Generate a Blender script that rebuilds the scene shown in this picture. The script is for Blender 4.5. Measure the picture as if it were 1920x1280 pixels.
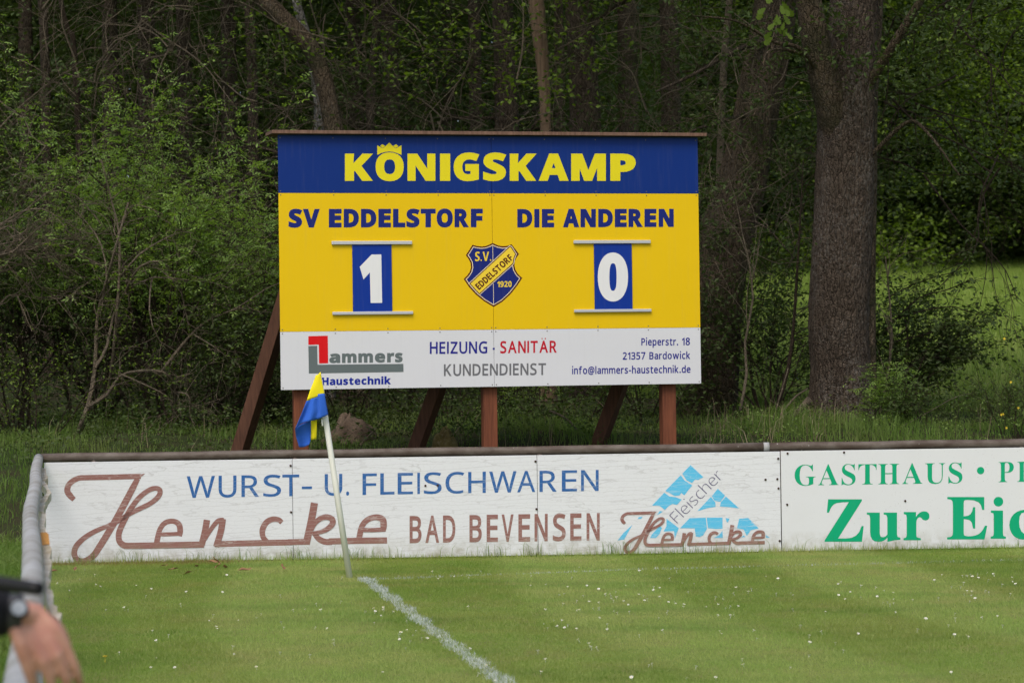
import bpy, math, random
import numpy as np
from mathutils import Matrix, Vector
from mathutils.geometry import delaunay_2d_cdt

for o in list(bpy.data.objects):
    bpy.data.objects.remove(o)
SC = bpy.context.scene
COL = SC.collection
R = math.radians

# ------------------------------------------------------------------ camera
FPX = 4267.0                       # focal length in pixels of the 1920 px wide photograph
CAM_H = 1.54
PITCH = math.atan(53 / FPX)
ROLL = R(-0.80)
cam = bpy.data.cameras.new('camera')
cam.lens = 80.0
cam.sensor_width = 36.0
cam.clip_start = 0.1
cam.clip_end = 2000.0
cam.dof.use_dof = True
cam.dof.focus_distance = 19.5
cam.dof.aperture_fstop = 4.9
cam_ob = bpy.data.objects.new('camera', cam)
COL.objects.link(cam_ob)
CAM_M = Matrix.Translation((0, 0, CAM_H)) @ Matrix.Rotation(R(90) + PITCH, 4, 'X') @ Matrix.Rotation(ROLL, 4, 'Z')
cam_ob.matrix_world = CAM_M
SC.camera = cam_ob

# ------------------------------------------------------------------ sky, sun, exposure
SUN_EL, SUN_AZ = R(58), R(197)     # azimuth clockwise from north (+y): behind the camera, to its left
world = bpy.data.worlds.new('World')
SC.world = world
world.use_nodes = True
nt = world.node_tree
sky = nt.nodes.new('ShaderNodeTexSky')
sky.sky_type = 'NISHITA'
sky.sun_disc = False
sky.sun_elevation = SUN_EL
sky.sun_rotation = SUN_AZ
sky.air_density = 1.0
sky.dust_density = 4.0
sky.ozone_density = 0.6
bg = nt.nodes['Background']
bg.inputs[1].default_value = 0.12
nt.links.new(sky.outputs[0], bg.inputs[0])
sun = bpy.data.lights.new('sun', 'SUN')
sun.energy = 1.35
sun.angle = R(26)
sun.color = (1.0, 0.97, 0.93)
sun_ob = bpy.data.objects.new('sun', sun)
COL.objects.link(sun_ob)
sd = Vector((math.sin(SUN_AZ) * math.cos(SUN_EL), math.cos(SUN_AZ) * math.cos(SUN_EL), math.sin(SUN_EL)))
sun_ob.rotation_euler = sd.to_track_quat('Z', 'Y').to_euler()
sun_ob.location = sd * 60
SC.view_settings.view_transform = 'Standard'
SC.view_settings.look = 'None'
SC.view_settings.exposure = 0.38
SC.view_settings.gamma = 1.0
SC.render.engine = 'CYCLES'
SC.cycles.max_bounces = 6
SC.cycles.diffuse_bounces = 3
SC.cycles.glossy_bounces = 2
SC.cycles.transmission_bounces = 4
SC.cycles.caustics_reflective = False
SC.cycles.caustics_refractive = False
SC.cycles.use_denoising = True

# ------------------------------------------------------------------ helpers
RM = np.array(CAM_M.to_3x3())
CAMP = np.array((0, 0, CAM_H))


def ray(px, py):
    v = RM @ np.array(((px - 960) / FPX, (640 - py) / FPX, -1.0))
    return v / v[1]


def P(px, py, d):
    """world point seen at photo pixel (px, py) at the distance d along y"""
    return CAMP + ray(px, py) * d


def PZ(px, py, z):
    v = ray(px, py)
    return CAMP + v * ((z - CAM_H) / v[2])


def sstep(a, b, x):
    t = np.clip((np.asarray(x, float) - a) / (b - a), 0, 1)
    return t * t * (3 - 2 * t)


def ground_h(x, y):
    x = np.asarray(x, float)
    y = np.asarray(y, float)
    h = 0.88 * sstep(19.4, 24.0, y) + 0.25 * sstep(24, 32, y)
    h = h + np.clip(y - 31, 0, 45) * 0.088
    h = h + 0.05 * np.sin(x * 1.7 + y * .6) * sstep(20, 24, y)
    # outside the rail on the left the ground lifts a little
    return h


class Geo:
    def __init__(self):
        self.v, self.f, self.n = [], [], 0

    def add(self, V, F):
        V = np.asarray(V, float).reshape(-1, 3)
        F = np.asarray(F, int)
        if len(V) == 0 or len(F) == 0:
            return self
        self.v.append(V)
        self.f.append(F + self.n)
        self.n += len(V)
        return self

    def box(self, c, s, rz=0.0):
        """axis box centred at c with full sizes s, turned by rz"""
        x, y, z = np.array(s) / 2.0
        V = np.array([(a * x, b * y, d * z) for d in (-1, 1) for b in (-1, 1) for a in (-1, 1)])
        ca, sa = math.cos(rz), math.sin(rz)
        V = np.stack([V[:, 0] * ca - V[:, 1] * sa, V[:, 0] * sa + V[:, 1] * ca, V[:, 2]], 1) + np.array(c)
        return self.add(V, [(0, 2, 3, 1), (4, 5, 7, 6), (0, 1, 5, 4), (2, 6, 7, 3), (0, 4, 6, 2), (1, 3, 7, 5)])

    def tube(self, pts, rad, sides=8, caps=True, jitter=None):
        V, F = tube(pts, rad, sides, jitter)
        m = len(V) // sides
        self.add(V, F)
        if caps:
            off = self.n - len(V)
            self.f.append(np.array([[off + i for i in range(sides)][::-1]]))
            self.f.append(np.array([[off + (m - 1) * sides + i for i in range(sides)]]))
        return self


def tube(pts, rad, sides=8, jitter=None):
    pts = np.asarray(pts, float)
    n = len(pts)
    rad = np.broadcast_to(np.asarray(rad, float), (n,))
    T = np.gradient(pts, axis=0)
    T /= np.linalg.norm(T, axis=1)[:, None] + 1e-12
    a = np.array((0, 0, 1.0)) if abs(T[0][2]) < .9 else np.array((1.0, 0, 0))
    u = np.cross(T[0], a)
    u /= np.linalg.norm(u)
    ang = np.arange(sides) * 2 * math.pi / sides
    V = np.zeros((n, sides, 3))
    for i in range(n):
        u = u - T[i] * np.dot(u, T[i])
        u /= np.linalg.norm(u) + 1e-12
        w = np.cross(T[i], u)
        r = rad[i] * (1.0 if jitter is None else jitter[i])
        V[i] = pts[i] + (np.cos(ang)[:, None] * u + np.sin(ang)[:, None] * w) * (r if np.isscalar(r) else r[:, None])
    i, j = np.meshgrid(np.arange(n - 1), np.arange(sides), indexing='ij')
    k = (j + 1) % sides
    F = np.stack([i * sides + j, i * sides + k, (i + 1) * sides + k, (i + 1) * sides + j], -1).reshape(-1, 4)
    return V.reshape(-1, 3), F


FR = {}


def mesh_data(name, geo, mat, smooth=False, frame=None):
    V = np.concatenate(geo.v)
    if frame is not None:
        loc, rz = frame
        V = V - np.array(loc)
        c, s = math.cos(-rz), math.sin(-rz)
        V = np.stack([V[:, 0] * c - V[:, 1] * s, V[:, 0] * s + V[:, 1] * c, V[:, 2]], 1)
    me = bpy.data.meshes.new(name)
    me.vertices.add(len(V))
    me.vertices.foreach_set('co', V.astype(np.float32).ravel())
    tot = np.concatenate([np.full(len(f), f.shape[1]) for f in geo.f])
    idx = np.concatenate([f.ravel() for f in geo.f])
    me.loops.add(len(idx))
    me.loops.foreach_set('vertex_index', idx.astype(np.int32))
    me.polygons.add(len(tot))
    me.polygons.foreach_set('loop_start', (np.cumsum(tot) - tot).astype(np.int32))
    me.polygons.foreach_set('loop_total', tot.astype(np.int32))
    me.polygons.foreach_set('use_smooth', np.full(len(tot), bool(smooth)))
    me.update(calc_edges=True)
    me.validate()
    if mat is not None:
        me.materials.append(mat)
    return me


def obj(name, geo, mat, parent=None, smooth=False, loc=None, bevel=0, label=None):
    """ONE mesh object; geo is in world coordinates, or in the thing's own frame when local is used"""
    fr = FR[parent.name] if parent is not None else ((loc, 0.0) if loc is not None else None)
    me = mesh_data(name, geo, mat, smooth, fr)
    o = bpy.data.objects.new(name, me)
    COL.objects.link(o)
    if parent is not None:
        o.parent = parent
        FR[o.name] = fr
    elif loc is not None:
        o.location = loc
        FR[o.name] = fr
    else:
        FR[o.name] = ((0, 0, 0), 0.0)
    if bevel:
        b = o.modifiers.new('bevel', 'BEVEL')
        b.width = bevel
        b.segments = 2
        b.limit_method = 'ANGLE'
    if label:
        o['label'] = label
    return o


def tag(o, label, cat, group=None):
    o['label'] = label
    o['category'] = cat
    if group:
        o['group'] = group
    return o


def thing(name, label, cat, loc=(0, 0, 0), rz=0.0, group=None):
    o = bpy.data.objects.new(name, None)
    o.empty_display_size = 0.1
    COL.objects.link(o)
    o.location = loc
    o.rotation_euler = (0, 0, rz)
    FR[o.name] = (tuple(float(c) for c in loc), rz)
    return tag(o, label, cat, group)


def dup(root, loc, rz=0.0, scale=1.0, label=None):
    """a copy of a thing with copies of its parts and sub-parts (meshes shared)"""
    r = root.copy()
    COL.objects.link(r)
    r.location = loc
    r.rotation_euler = (0, 0, rz)
    r.scale = (scale, scale, scale)
    if label:
        r['label'] = label
    for ch in list(root.children):
        c = ch.copy()
        COL.objects.link(c)
        c.parent = r
        for g in ch.children:
            d = g.copy()
            COL.objects.link(d)
            d.parent = c
    return r


def struct(o):
    o['kind'] = 'structure'
    return o


def stuff(o, label, cat):
    o['kind'] = 'stuff'
    return tag(o, label, cat)


# ------------------------------------------------------------------ materials
def lin(r, g, b):
    f = lambda c: (c / 255 / 12.92) if c / 255 <= 0.04045 else ((c / 255 + 0.055) / 1.055) ** 2.4
    return (f(r), f(g), f(b), 1.0)


class NB:
    """small node-tree builder"""
    def __init__(self, name):
        self.m = bpy.data.materials.new(name)
        self.m.use_nodes = True
        self.t = self.m.node_tree
        self.b = self.t.nodes['Principled BSDF']
        self.out = self.t.nodes['Material Output']

    def n(self, kind, **kw):
        x = self.t.nodes.new('ShaderNode' + kind)
        for k, v in kw.items():
            setattr(x, k, v)
        return x

    def l(self, a, b):
        self.t.links.new(a, b)

    def coord(self, scale=(1, 1, 1), kind='Object', rot=(0, 0, 0)):
        c = self.n('TexCoord')
        m = self.n('Mapping')
        m.inputs['Scale'].default_value = scale
        m.inputs['Rotation'].default_value = rot
        self.l(c.outputs[kind], m.inputs[0])
        return m.outputs[0]

    def noise(self, vec, scale, detail=4, rough=0.55, dist=0.0):
        x = self.n('TexNoise')
        x.inputs['Scale'].default_value = scale
        x.inputs['Detail'].default_value = detail
        x.inputs['Roughness'].default_value = rough
        x.inputs['Distortion'].default_value = dist
        self.l(vec, x.inputs['Vector'])
        return x.outputs[0]

    def vor(self, vec, scale, feature='DISTANCE_TO_EDGE', rand=1.0, dim='3D'):
        x = self.n('TexVoronoi', feature=feature, voronoi_dimensions=dim)
        x.inputs['Scale'].default_value = scale
        x.inputs['Randomness'].default_value = rand
        self.l(vec, x.inputs['Vector'])
        return x.outputs[0]

    def ramp(self, fac, stops):
        x = self.n('ValToRGB')
        e = x.color_ramp.elements
        while len(e) < len(stops):
            e.new(0.5)
        for i, (p, c) in enumerate(stops):
            e[i].position = p
            e[i].color = c if len(c) == 4 else (*c, 1)
        self.l(fac, x.inputs[0])
        return x.outputs[0]

    def rng(self, fac, a, b, c=0.0, d=1.0):
        x = self.n('MapRange')
        for i, v in enumerate((a, b, c, d)):
            x.inputs[i + 1].default_value = v
        self.l(fac, x.inputs[0])
        return x.outputs[0]

    def mix(self, fac, a, b, mode='MIX'):
        x = self.n('Mix', data_type='RGBA', blend_type=mode)
        for s, v in ((x.inputs[0], fac), (x.inputs[6], a), (x.inputs[7], b)):
            if isinstance(v, (int, float)):
                s.default_value = v
            elif isinstance(v, tuple):
                s.default_value = v if len(v) == 4 else (*v, 1)
            else:
                self.l(v, s)
        return x.outputs[2]

    def math(self, op, a, b=0.0):
        x = self.n('Math', operation=op)
        for s, v in ((x.inputs[0], a), (x.inputs[1], b)):
            if isinstance(v, (int, float)):
                s.default_value = v
            else:
                self.l(v, s)
        return x.outputs[0]

    def add(self, vec, val, k):
        """vec + (val-0.5)*k on all axes, for warping coordinates"""
        s = self.math('MULTIPLY', self.math('SUBTRACT', val, 0.5), k)
        x = self.n('VectorMath', operation='ADD')
        self.l(vec, x.inputs[0])
        c = self.n('CombineXYZ')
        for i in range(3):
            self.l(s, c.inputs[i])
        self.l(c.outputs[0], x.inputs[1])
        return x.outputs[0]

    def set(self, color=None, rough=None, spec=None, metal=None):
        for key, v in (('Base Color', color), ('Roughness', rough), ('Specular IOR Level', spec), ('Metallic', metal)):
            if v is None:
                continue
            if isinstance(v, (int, float)):
                self.b.inputs[key].default_value = v
            elif isinstance(v, tuple):
                self.b.inputs[key].default_value = v if len(v) == 4 else (*v, 1)
            else:
                self.l(v, self.b.inputs[key])
        return self

    def bump(self, h, strength=0.3, dist=0.01):
        x = self.n('Bump')
        x.inputs['Strength'].default_value = strength
        x.inputs['Distance'].default_value = dist
        self.l(h, x.inputs['Height'])
        self.l(x.outputs[0], self.b.inputs['Normal'])
        return self


def mat_print(name, col, rough=0.5, var=0.14, spec=0.22):
    b = NB(name)
    n = b.noise(b.coord(), 3.0, 5, 0.6)
    st = b.noise(b.coord((9, 1, .5)), 3.0, 5, .65)
    d = b.noise(b.coord((1, 1, 2)), 26.0, 4, 0.7)
    c = b.mix(b.rng(n, .35, .7, 0, var), col, tuple(x * .8 for x in col[:3]) + (1,))
    c = b.mix(b.rng(st, .52, .75, 0, .05), c, (0.30, 0.28, 0.22, 1))
    c = b.mix(b.rng(d, .69, .76, 0, .16), c, (0.3, 0.28, 0.24, 1))
    b.bump(b.noise(b.coord(), 1.3, 2), .25, .02)
    return b.set(c, rough, spec).m


def mat_wood(name, dark, light, rough=0.7):
    b = NB(name)
    v = b.coord((1, 1, 0.06))
    n = b.noise(v, 38.0, 6, 0.65)
    g = b.noise(b.coord((1, 1, .02)), 90.0, 3, 0.5)
    k = b.noise(b.coord(), 2.2, 4, 0.6)
    c = b.mix(b.rng(n, .3, .7), dark, light)
    c = b.mix(b.rng(g, .55, .75, 0, .55), c, tuple(x * .45 for x in dark[:3]) + (1,))
    c = b.mix(b.rng(k, .5, .75, 0, .35), c, tuple(x * .6 for x in light[:3]) + (1,))
    return b.set(c, rough, 0.3).bump(n, .35, .004).m


def mat_cracked(name, col, crack, amount=1.0, strength=1.0):
    """old white board paint with mostly horizontal cracks (board frame: x along, z up)"""
    b = NB(name)
    w = b.noise(b.coord((1.2, 1, 4)), 3.0, 4, .6)
    e1 = b.vor(b.add(b.coord((1.5, 1, 27), rot=(R(-90), 0, 0)), w, 1.6), 1.0, dim='2D')
    m1 = b.rng(e1, .015, .06, 1, 0)
    e2 = b.vor(b.add(b.coord((15, 1, 30), rot=(R(-90), 0, 0)), w, 2.0), 1.0, dim='2D')
    m2 = b.rng(e2, .02, .07, .32, 0)
    patch = b.rng(b.noise(b.coord((1, 1, 2)), 2.4, 3), .3, .6, .25, .8)
    m = b.math('MULTIPLY', b.math('MAXIMUM', m1, m2), b.math('MULTIPLY', patch, amount))
    n = b.noise(b.coord((1, 1, 1.2)), 3.0, 6, .65)
    c = b.mix(b.rng(n, .52, .8, 0, .16), col, tuple(x * .75 for x in col[:3]) + (1,))
    c = b.mix(m, c, crack)
    sx = b.n('SeparateXYZ')
    b.l(b.coord(), sx.inputs[0])
    mud = b.math('MULTIPLY', b.rng(sx.outputs[2], .02, .20, 1, 0), b.rng(b.noise(b.coord(), 9.0, 6, .7), .38, .66, 0, .75))
    c = b.mix(mud, c, (.30, .27, .17, 1))
    return b.set(c, .55, .3).bump(m, -.25 * strength, .003).m


def mat_leaf(name, c1, c2, c3, transl=0.35, rough=0.55, c4=None, c5=None):
    b = NB(name)
    g = b.n('NewGeometry')
    n = b.noise(b.coord(), 1.1, 3, .6)
    c = b.mix(g.outputs['Random Per Island'], c1, c2)
    c = b.mix(b.rng(n, .42, .68, 0, .8), c, c3)
    if c4:
        k = b.noise(b.coord((.35, 1, 1)), 1.5, 5, .65)
        c = b.mix(b.rng(k, .50, .68, 0, .75), c, c4)
        k = b.noise(b.coord((.5, .8, 1), rot=(0, 0, .4)), 2.3, 5, .65)
        c = b.mix(b.rng(k, .52, .68, 0, .7), c, c5)
    b.set(c, rough, .25)
    tr = b.n('BsdfTranslucent')
    cc = b.mix(1.0, c, (1.25, 1.35, .5, 1), 'MULTIPLY')
    b.l(cc, tr.inputs[0])
    mx = b.n('MixShader')
    mx.inputs[0].default_value = transl
    b.l(b.b.outputs[0], mx.inputs[1])
    b.l(tr.outputs[0], mx.inputs[2])
    b.l(mx.outputs[0], b.out.inputs[0])
    return b.m


def mat_bark(name, dark, light, lichen, scale=1.0, lich=0.5, moss=None):
    b = NB(name)
    w = b.noise(b.coord((1, 1, .7)), 9.0 * scale, 4, .65)
    e = b.vor(b.add(b.coord((1, 1, .27)), w, .09), 27.0 * scale)
    e2 = b.vor(b.add(b.coord((1, 1, .6)), w, .1), 60.0 * scale)
    h = b.math('ADD', b.rng(e, 0, .2), b.math('MULTIPLY', b.rng(e2, 0, .3), .6))
    n = b.noise(b.coord((1, 1, .6)), 26.0 * scale, 6, .7)
    c = b.mix(b.rng(h, .12, .85), tuple(x * .7 for x in dark[:3]) + (1,), light)
    c = b.mix(b.rng(n, .45, .8, 0, .4), c, tuple(x * .5 for x in dark[:3]) + (1,))
    big = b.rng(b.noise(b.coord((1, 1, .5)), 2.0, 5, .65), .42, .6)
    sp = b.rng(b.noise(b.coord((1, 1, .8)), 34.0, 4, .6), .47, .58)
    c = b.mix(b.math('MULTIPLY', b.math('MULTIPLY', big, sp), lich), c, lichen)
    if moss:
        mm = b.rng(b.noise(b.coord(), 1.7, 5, .65), .48, .66, 0, .75)
        c = b.mix(mm, c, moss)
    hh = b.math('ADD', h, b.math('MULTIPLY', n, .6))
    return b.set(c, .9, .1).bump(hh, 1.0, .045).m


M = {}
M['blue'] = mat_print('blue_sign_vinyl', lin(3, 45, 122), .5)
M['navy'] = mat_print('navy_lettering', lin(24, 38, 118), .45)
M['yellow'] = mat_print('yellow_sign_vinyl', lin(236, 195, 6), .5, .06)
M['lemon'] = mat_print('lemon_lettering', lin(232, 216, 30), .45, .06)
M['white'] = mat_print('white_sign_vinyl', (.72, .725, .75, 1), .4, .06)
M['plate_blue'] = mat_print('plate_blue', lin(8, 52, 148), .5)
M['plate_white'] = mat_print('plate_white', (.82, .82, .82, 1), .4, .05)
M['violet'] = mat_print('violet_blue_lettering', lin(38, 38, 138), .45)
M['haus_blue'] = mat_print('royal_blue_lettering', lin(18, 40, 150), .45)
M['red'] = mat_print('red_lettering', lin(222, 18, 26), .45)
M['crimson'] = mat_print('crimson_lettering', lin(196, 18, 44), .45)
M['logo_grey'] = mat_print('logo_grey', lin(104, 114, 114), .45)
M['text_grey'] = mat_print('text_grey', lin(112, 112, 116), .45)
M['crest_brown'] = mat_print('crest_brown', lin(84, 28, 18), .45)
M['crest_cream'] = mat_print('crest_cream', lin(240, 222, 190), .45)
M['crest_yellow'] = mat_print('crest_yellow', lin(246, 212, 60), .45)
M['aluminium'] = NB('aluminium').set((.62, .62, .63, 1), .42, .5, .35).m
M['clamp'] = NB('dull_grey_clamp').set((.36, .36, .36, 1), .6, .4).m
M['screw'] = NB('screw_steel').set((.2, .18, .16, 1), .5, .5, .6).m
M['rust_bolt'] = NB('rusty_bolt').set((.045, .022, .015, 1), .7, .3).m
M['wood_red'] = mat_wood('red_brown_stained_timber', (.095, .028, .013, 1), (.25, .08, .036, 1))
M['wood_brace'] = mat_wood('brown_stained_timber', (.06, .024, .014, 1), (.135, .06, .035, 1))
M['wood_roof'] = mat_wood('weathered_brown_plank', (.11, .055, .035, 1), (.24, .14, .10, 1))
M['board_white'] = mat_cracked('cracked_white_paint', (.76, .77, .81, 1), (.42, .41, .42, 1), .55)
M['ink_brown'] = mat_cracked('cracked_brown_paint', lin(146, 103, 97), (.70, .64, .62, 1), .5, .3)
M['ink_blue'] = mat_cracked('cracked_blue_paint', lin(44, 98, 164), (.55, .62, .7, 1), .35, .3)
M['ink_cyan'] = mat_cracked('cracked_sky_blue_paint', lin(96, 194, 236), (.75, .8, .84, 1), .5, .3)
M['ink_slate'] = NB('slate_lettering').set(lin(98, 92, 128), .5).m
M['ink_green'] = mat_print('green_lettering', lin(12, 168, 120), .45, .1)


def mat_speckled():
    b = NB('speckled_white_board')
    sp = b.noise(b.coord((1, 1, 1.6)), 75.0, 2, .5)
    big = b.rng(b.noise(b.coord(), 2.6, 4, .6), .42, .62, .15, 1)
    k = b.math('MULTIPLY', b.rng(sp, .66, .72, 0, .8), big)
    n = b.noise(b.coord(), 4.0, 5, .6)
    c = b.mix(b.rng(n, .45, .8, 0, .2), (.74, .75, .78, 1), (.64, .64, .63, 1))
    c = b.mix(k, c, (.22, .2, .18, 1))
    sx = b.n('SeparateXYZ')
    b.l(b.coord(), sx.inputs[0])
    mud = b.math('MULTIPLY', b.rng(sx.outputs[2], .02, .18, 1, 0), b.rng(b.noise(b.coord(), 9.0, 6, .7), .38, .66, 0, .7))
    c = b.mix(mud, c, (.30, .27, .17, 1))
    return b.set(c, .5, .35).m


def mat_pipe(name, base, worn, spots, amt):
    b = NB(name)
    n = b.noise(b.coord((.5, .5, 1)), 9.0, 6, .65)
    c = b.mix(b.rng(n, .4, .66), base, worn)
    s = b.noise(b.coord(), 30.0, 3, .6)
    c = b.mix(b.rng(s, .70, .76, 0, amt), c, spots)
    return b.set(c, .6, .35).bump(n, .3, .004).m


M['board_speckled'] = mat_speckled()
M['pipe_brown'] = mat_pipe('weathered_brown_pipe', (.07, .048, .036, 1), (.145, .12, .10, 1), (.62, .6, .57, 1), .8)
M['pipe_grey'] = mat_pipe('peeling_grey_white_pipe', (.40, .41, .41, 1), (.23, .215, .185, 1), (.10, .085, .07, 1), .9)
M['strip'] = mat_pipe('peeling_cream_strip', (.60, .57, .50, 1), (.40, .33, .22, 1), (.10, .08, .06, 1), .8)
M['orange'] = NB('faded_orange').set((.52, .25, .055, 1), .7).m
M['pole'] = mat_print('cream_plastic_pole', (.86, .85, .78, 1), .5, .12)
M['flag_blue'] = mat_print('blue_flag_cloth', lin(52, 100, 196), .85, .1, .1)
M['flag_yellow'] = mat_print('yellow_flag_cloth', lin(240, 222, 40), .85, .1, .1)
M['grass'] = mat_leaf('grass_blades', (.24, .34, .085, 1), (.32, .405, .12, 1), (.38, .39, .15, 1), .42, .55, (.165, .27, .065, 1), (.39, .36, .16, 1))
M['verge'] = mat_leaf('tall_grass_blades', (.115, .205, .038, 1), (.17, .265, .058, 1), (.21, .24, .085, 1), .4)
M['meadow'] = mat_leaf('meadow_grass_blades', (.22, .31, .065, 1), (.28, .36, .085, 1), (.19, .28, .06, 1), .4)
M['chalk'] = NB('line_chalk').set((.47, .52, .49, 1), .9, .1).m
M['leaf_fresh'] = mat_leaf('fresh_green_leaves', (.18, .285, .068, 1), (.25, .345, .09, 1), (.13, .22, .052, 1), .42)
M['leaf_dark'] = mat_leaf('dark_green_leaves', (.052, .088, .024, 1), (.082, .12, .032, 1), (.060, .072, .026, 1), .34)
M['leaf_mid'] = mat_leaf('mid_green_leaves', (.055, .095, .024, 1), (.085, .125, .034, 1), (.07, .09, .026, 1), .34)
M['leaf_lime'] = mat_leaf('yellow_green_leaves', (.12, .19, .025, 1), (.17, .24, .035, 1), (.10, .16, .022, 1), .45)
M['bark_oak'] = mat_bark('oak_bark', (.046, .032, .023, 1), (.155, .118, .088, 1), (.29, .26, .225, 1), 1.0, .7)
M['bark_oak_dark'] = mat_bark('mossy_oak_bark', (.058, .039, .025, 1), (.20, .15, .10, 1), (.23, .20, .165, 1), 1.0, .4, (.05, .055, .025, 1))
M['bark_wood'] = mat_bark('woodland_bark', (.06, .043, .031, 1), (.19, .145, .105, 1), (.18, .17, .15, 1), 1.1, .3, (.05, .05, .025, 1))
M['bark_birch'] = mat_bark('pale_birch_bark', (.12, .10, .085, 1), (.34, .31, .28, 1), (.45, .44, .42, 1), .7, .6)
M['bark_snag'] = mat_wood('bare_dead_wood', (.09, .055, .033, 1), (.22, .15, .095, 1), .85)
M['twig'] = mat_bark('tan_twig_bark', (.22, .165, .11, 1), (.43, .35, .25, 1), (.48, .42, .34, 1), 2.0, .3)
M['twig_dark'] = mat_bark('brown_twig_bark', (.05, .037, .026, 1), (.12, .09, .062, 1), (.16, .14, .11, 1), 2.0, .3)


def mat_rock(name, c1, c2, c3):
    b = NB(name)
    n = b.noise(b.coord(), 7.0, 8, .7)
    k = b.noise(b.coord(), 28.0, 5, .7)
    c = b.mix(b.rng(n, .35, .65), c1, c2)
    c = b.mix(b.rng(k, .55, .7, 0, .7), c, c3)
    return b.set(c, .9, .15).bump(b.math('ADD', n, b.math('MULTIPLY', k, .4)), .8, .03).m


M['rock'] = mat_rock('brown_boulder', (.10, .07, .05, 1), (.17, .125, .09, 1), (.06, .045, .035, 1))
M['rock_moss'] = mat_rock('mossy_boulder', (.15, .115, .04, 1), (.25, .20, .075, 1), (.38, .33, .25, 1))
M['petal'] = NB('daisy_petal').set((.82, .82, .80, 1), .6).m
M['pollen'] = NB('yellow_blossom').set((.75, .55, .03, 1), .6).m
M['dry_grass'] = mat_leaf('dry_grass_blades', (.30, .22, .10, 1), (.36, .27, .13, 1), (.22, .19, .07, 1), .3)
M['straw'] = mat_leaf('straw_stalks', (.26, .20, .12, 1), (.32, .26, .17, 1), (.2, .16, .10, 1), .1)
M['dry_leaf'] = NB('dry_leaf').set((.23, .12, .055, 1), .8).m
M['jacket'] = NB('black_jacket_cloth').set((.012, .012, .015, 1), .8, .2).m
M['trouser'] = NB('dark_blue_denim').set((.02, .028, .05, 1), .85, .2).m
M['black'] = NB('black_rubber').set((.014, .014, .015, 1), .6, .3).m
M['strap'] = NB('dark_grey_watch_strap').set((.045, .045, .05, 1), .5, .4).m
M['steel'] = NB('watch_steel').set((.30, .33, .38, 1), .5, .5, .1).m
M['hair'] = NB('brown_hair').set((.05, .032, .02, 1), .7, .2).m


def mat_skin():
    b = NB('skin')
    n = b.noise(b.coord(), 22.0, 5, .6)
    k = b.noise(b.coord(), 60.0, 4, .6)
    c = b.mix(b.rng(n, .35, .7), (.58, .32, .235, 1), (.46, .185, .14, 1))
    b.set(c, .5, .4)
    b.b.inputs['Subsurface Weight'].default_value = .15
    b.b.inputs['Subsurface Radius'].default_value = (.012, .005, .003)
    return b.bump(k, .15, .002).m


M['skin'] = mat_skin()


def mat_ground():
    b = NB('ground_grass_and_woodland_floor')
    co = b.coord()
    s = b.n('SeparateXYZ')
    b.l(co, s.inputs[0])
    y = s.outputs[1]
    n1 = b.noise(co, .9, 5, .6)
    n2 = b.noise(b.coord((1, .35, 1)), 5.0, 5, .65)
    n3 = b.noise(co, 60.0, 3, .6)
    lawn = b.mix(b.rng(n1, .38, .64), (.16, .235, .045, 1), (.23, .28, .07, 1))
    lawn = b.mix(b.rng(n2, .45, .7, 0, .7), lawn, (.21, .19, .075, 1))
    lawn = b.mix(b.rng(n3, .4, .7, 0, .5), lawn, (.045, .07, .015, 1))
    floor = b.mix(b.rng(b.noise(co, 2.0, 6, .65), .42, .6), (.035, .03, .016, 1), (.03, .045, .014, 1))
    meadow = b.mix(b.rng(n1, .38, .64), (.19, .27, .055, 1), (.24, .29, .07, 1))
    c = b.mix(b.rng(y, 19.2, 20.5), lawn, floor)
    # the meadow opens beyond the trees on the right
    mm = b.math('MULTIPLY', b.rng(y, 29.0, 31.5), b.rng(s.outputs[0], 2.2, 4.0))
    c = b.mix(mm, c, meadow)
    return b.set(c, .9, .1).bump(n3, .5, .02).m


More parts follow.
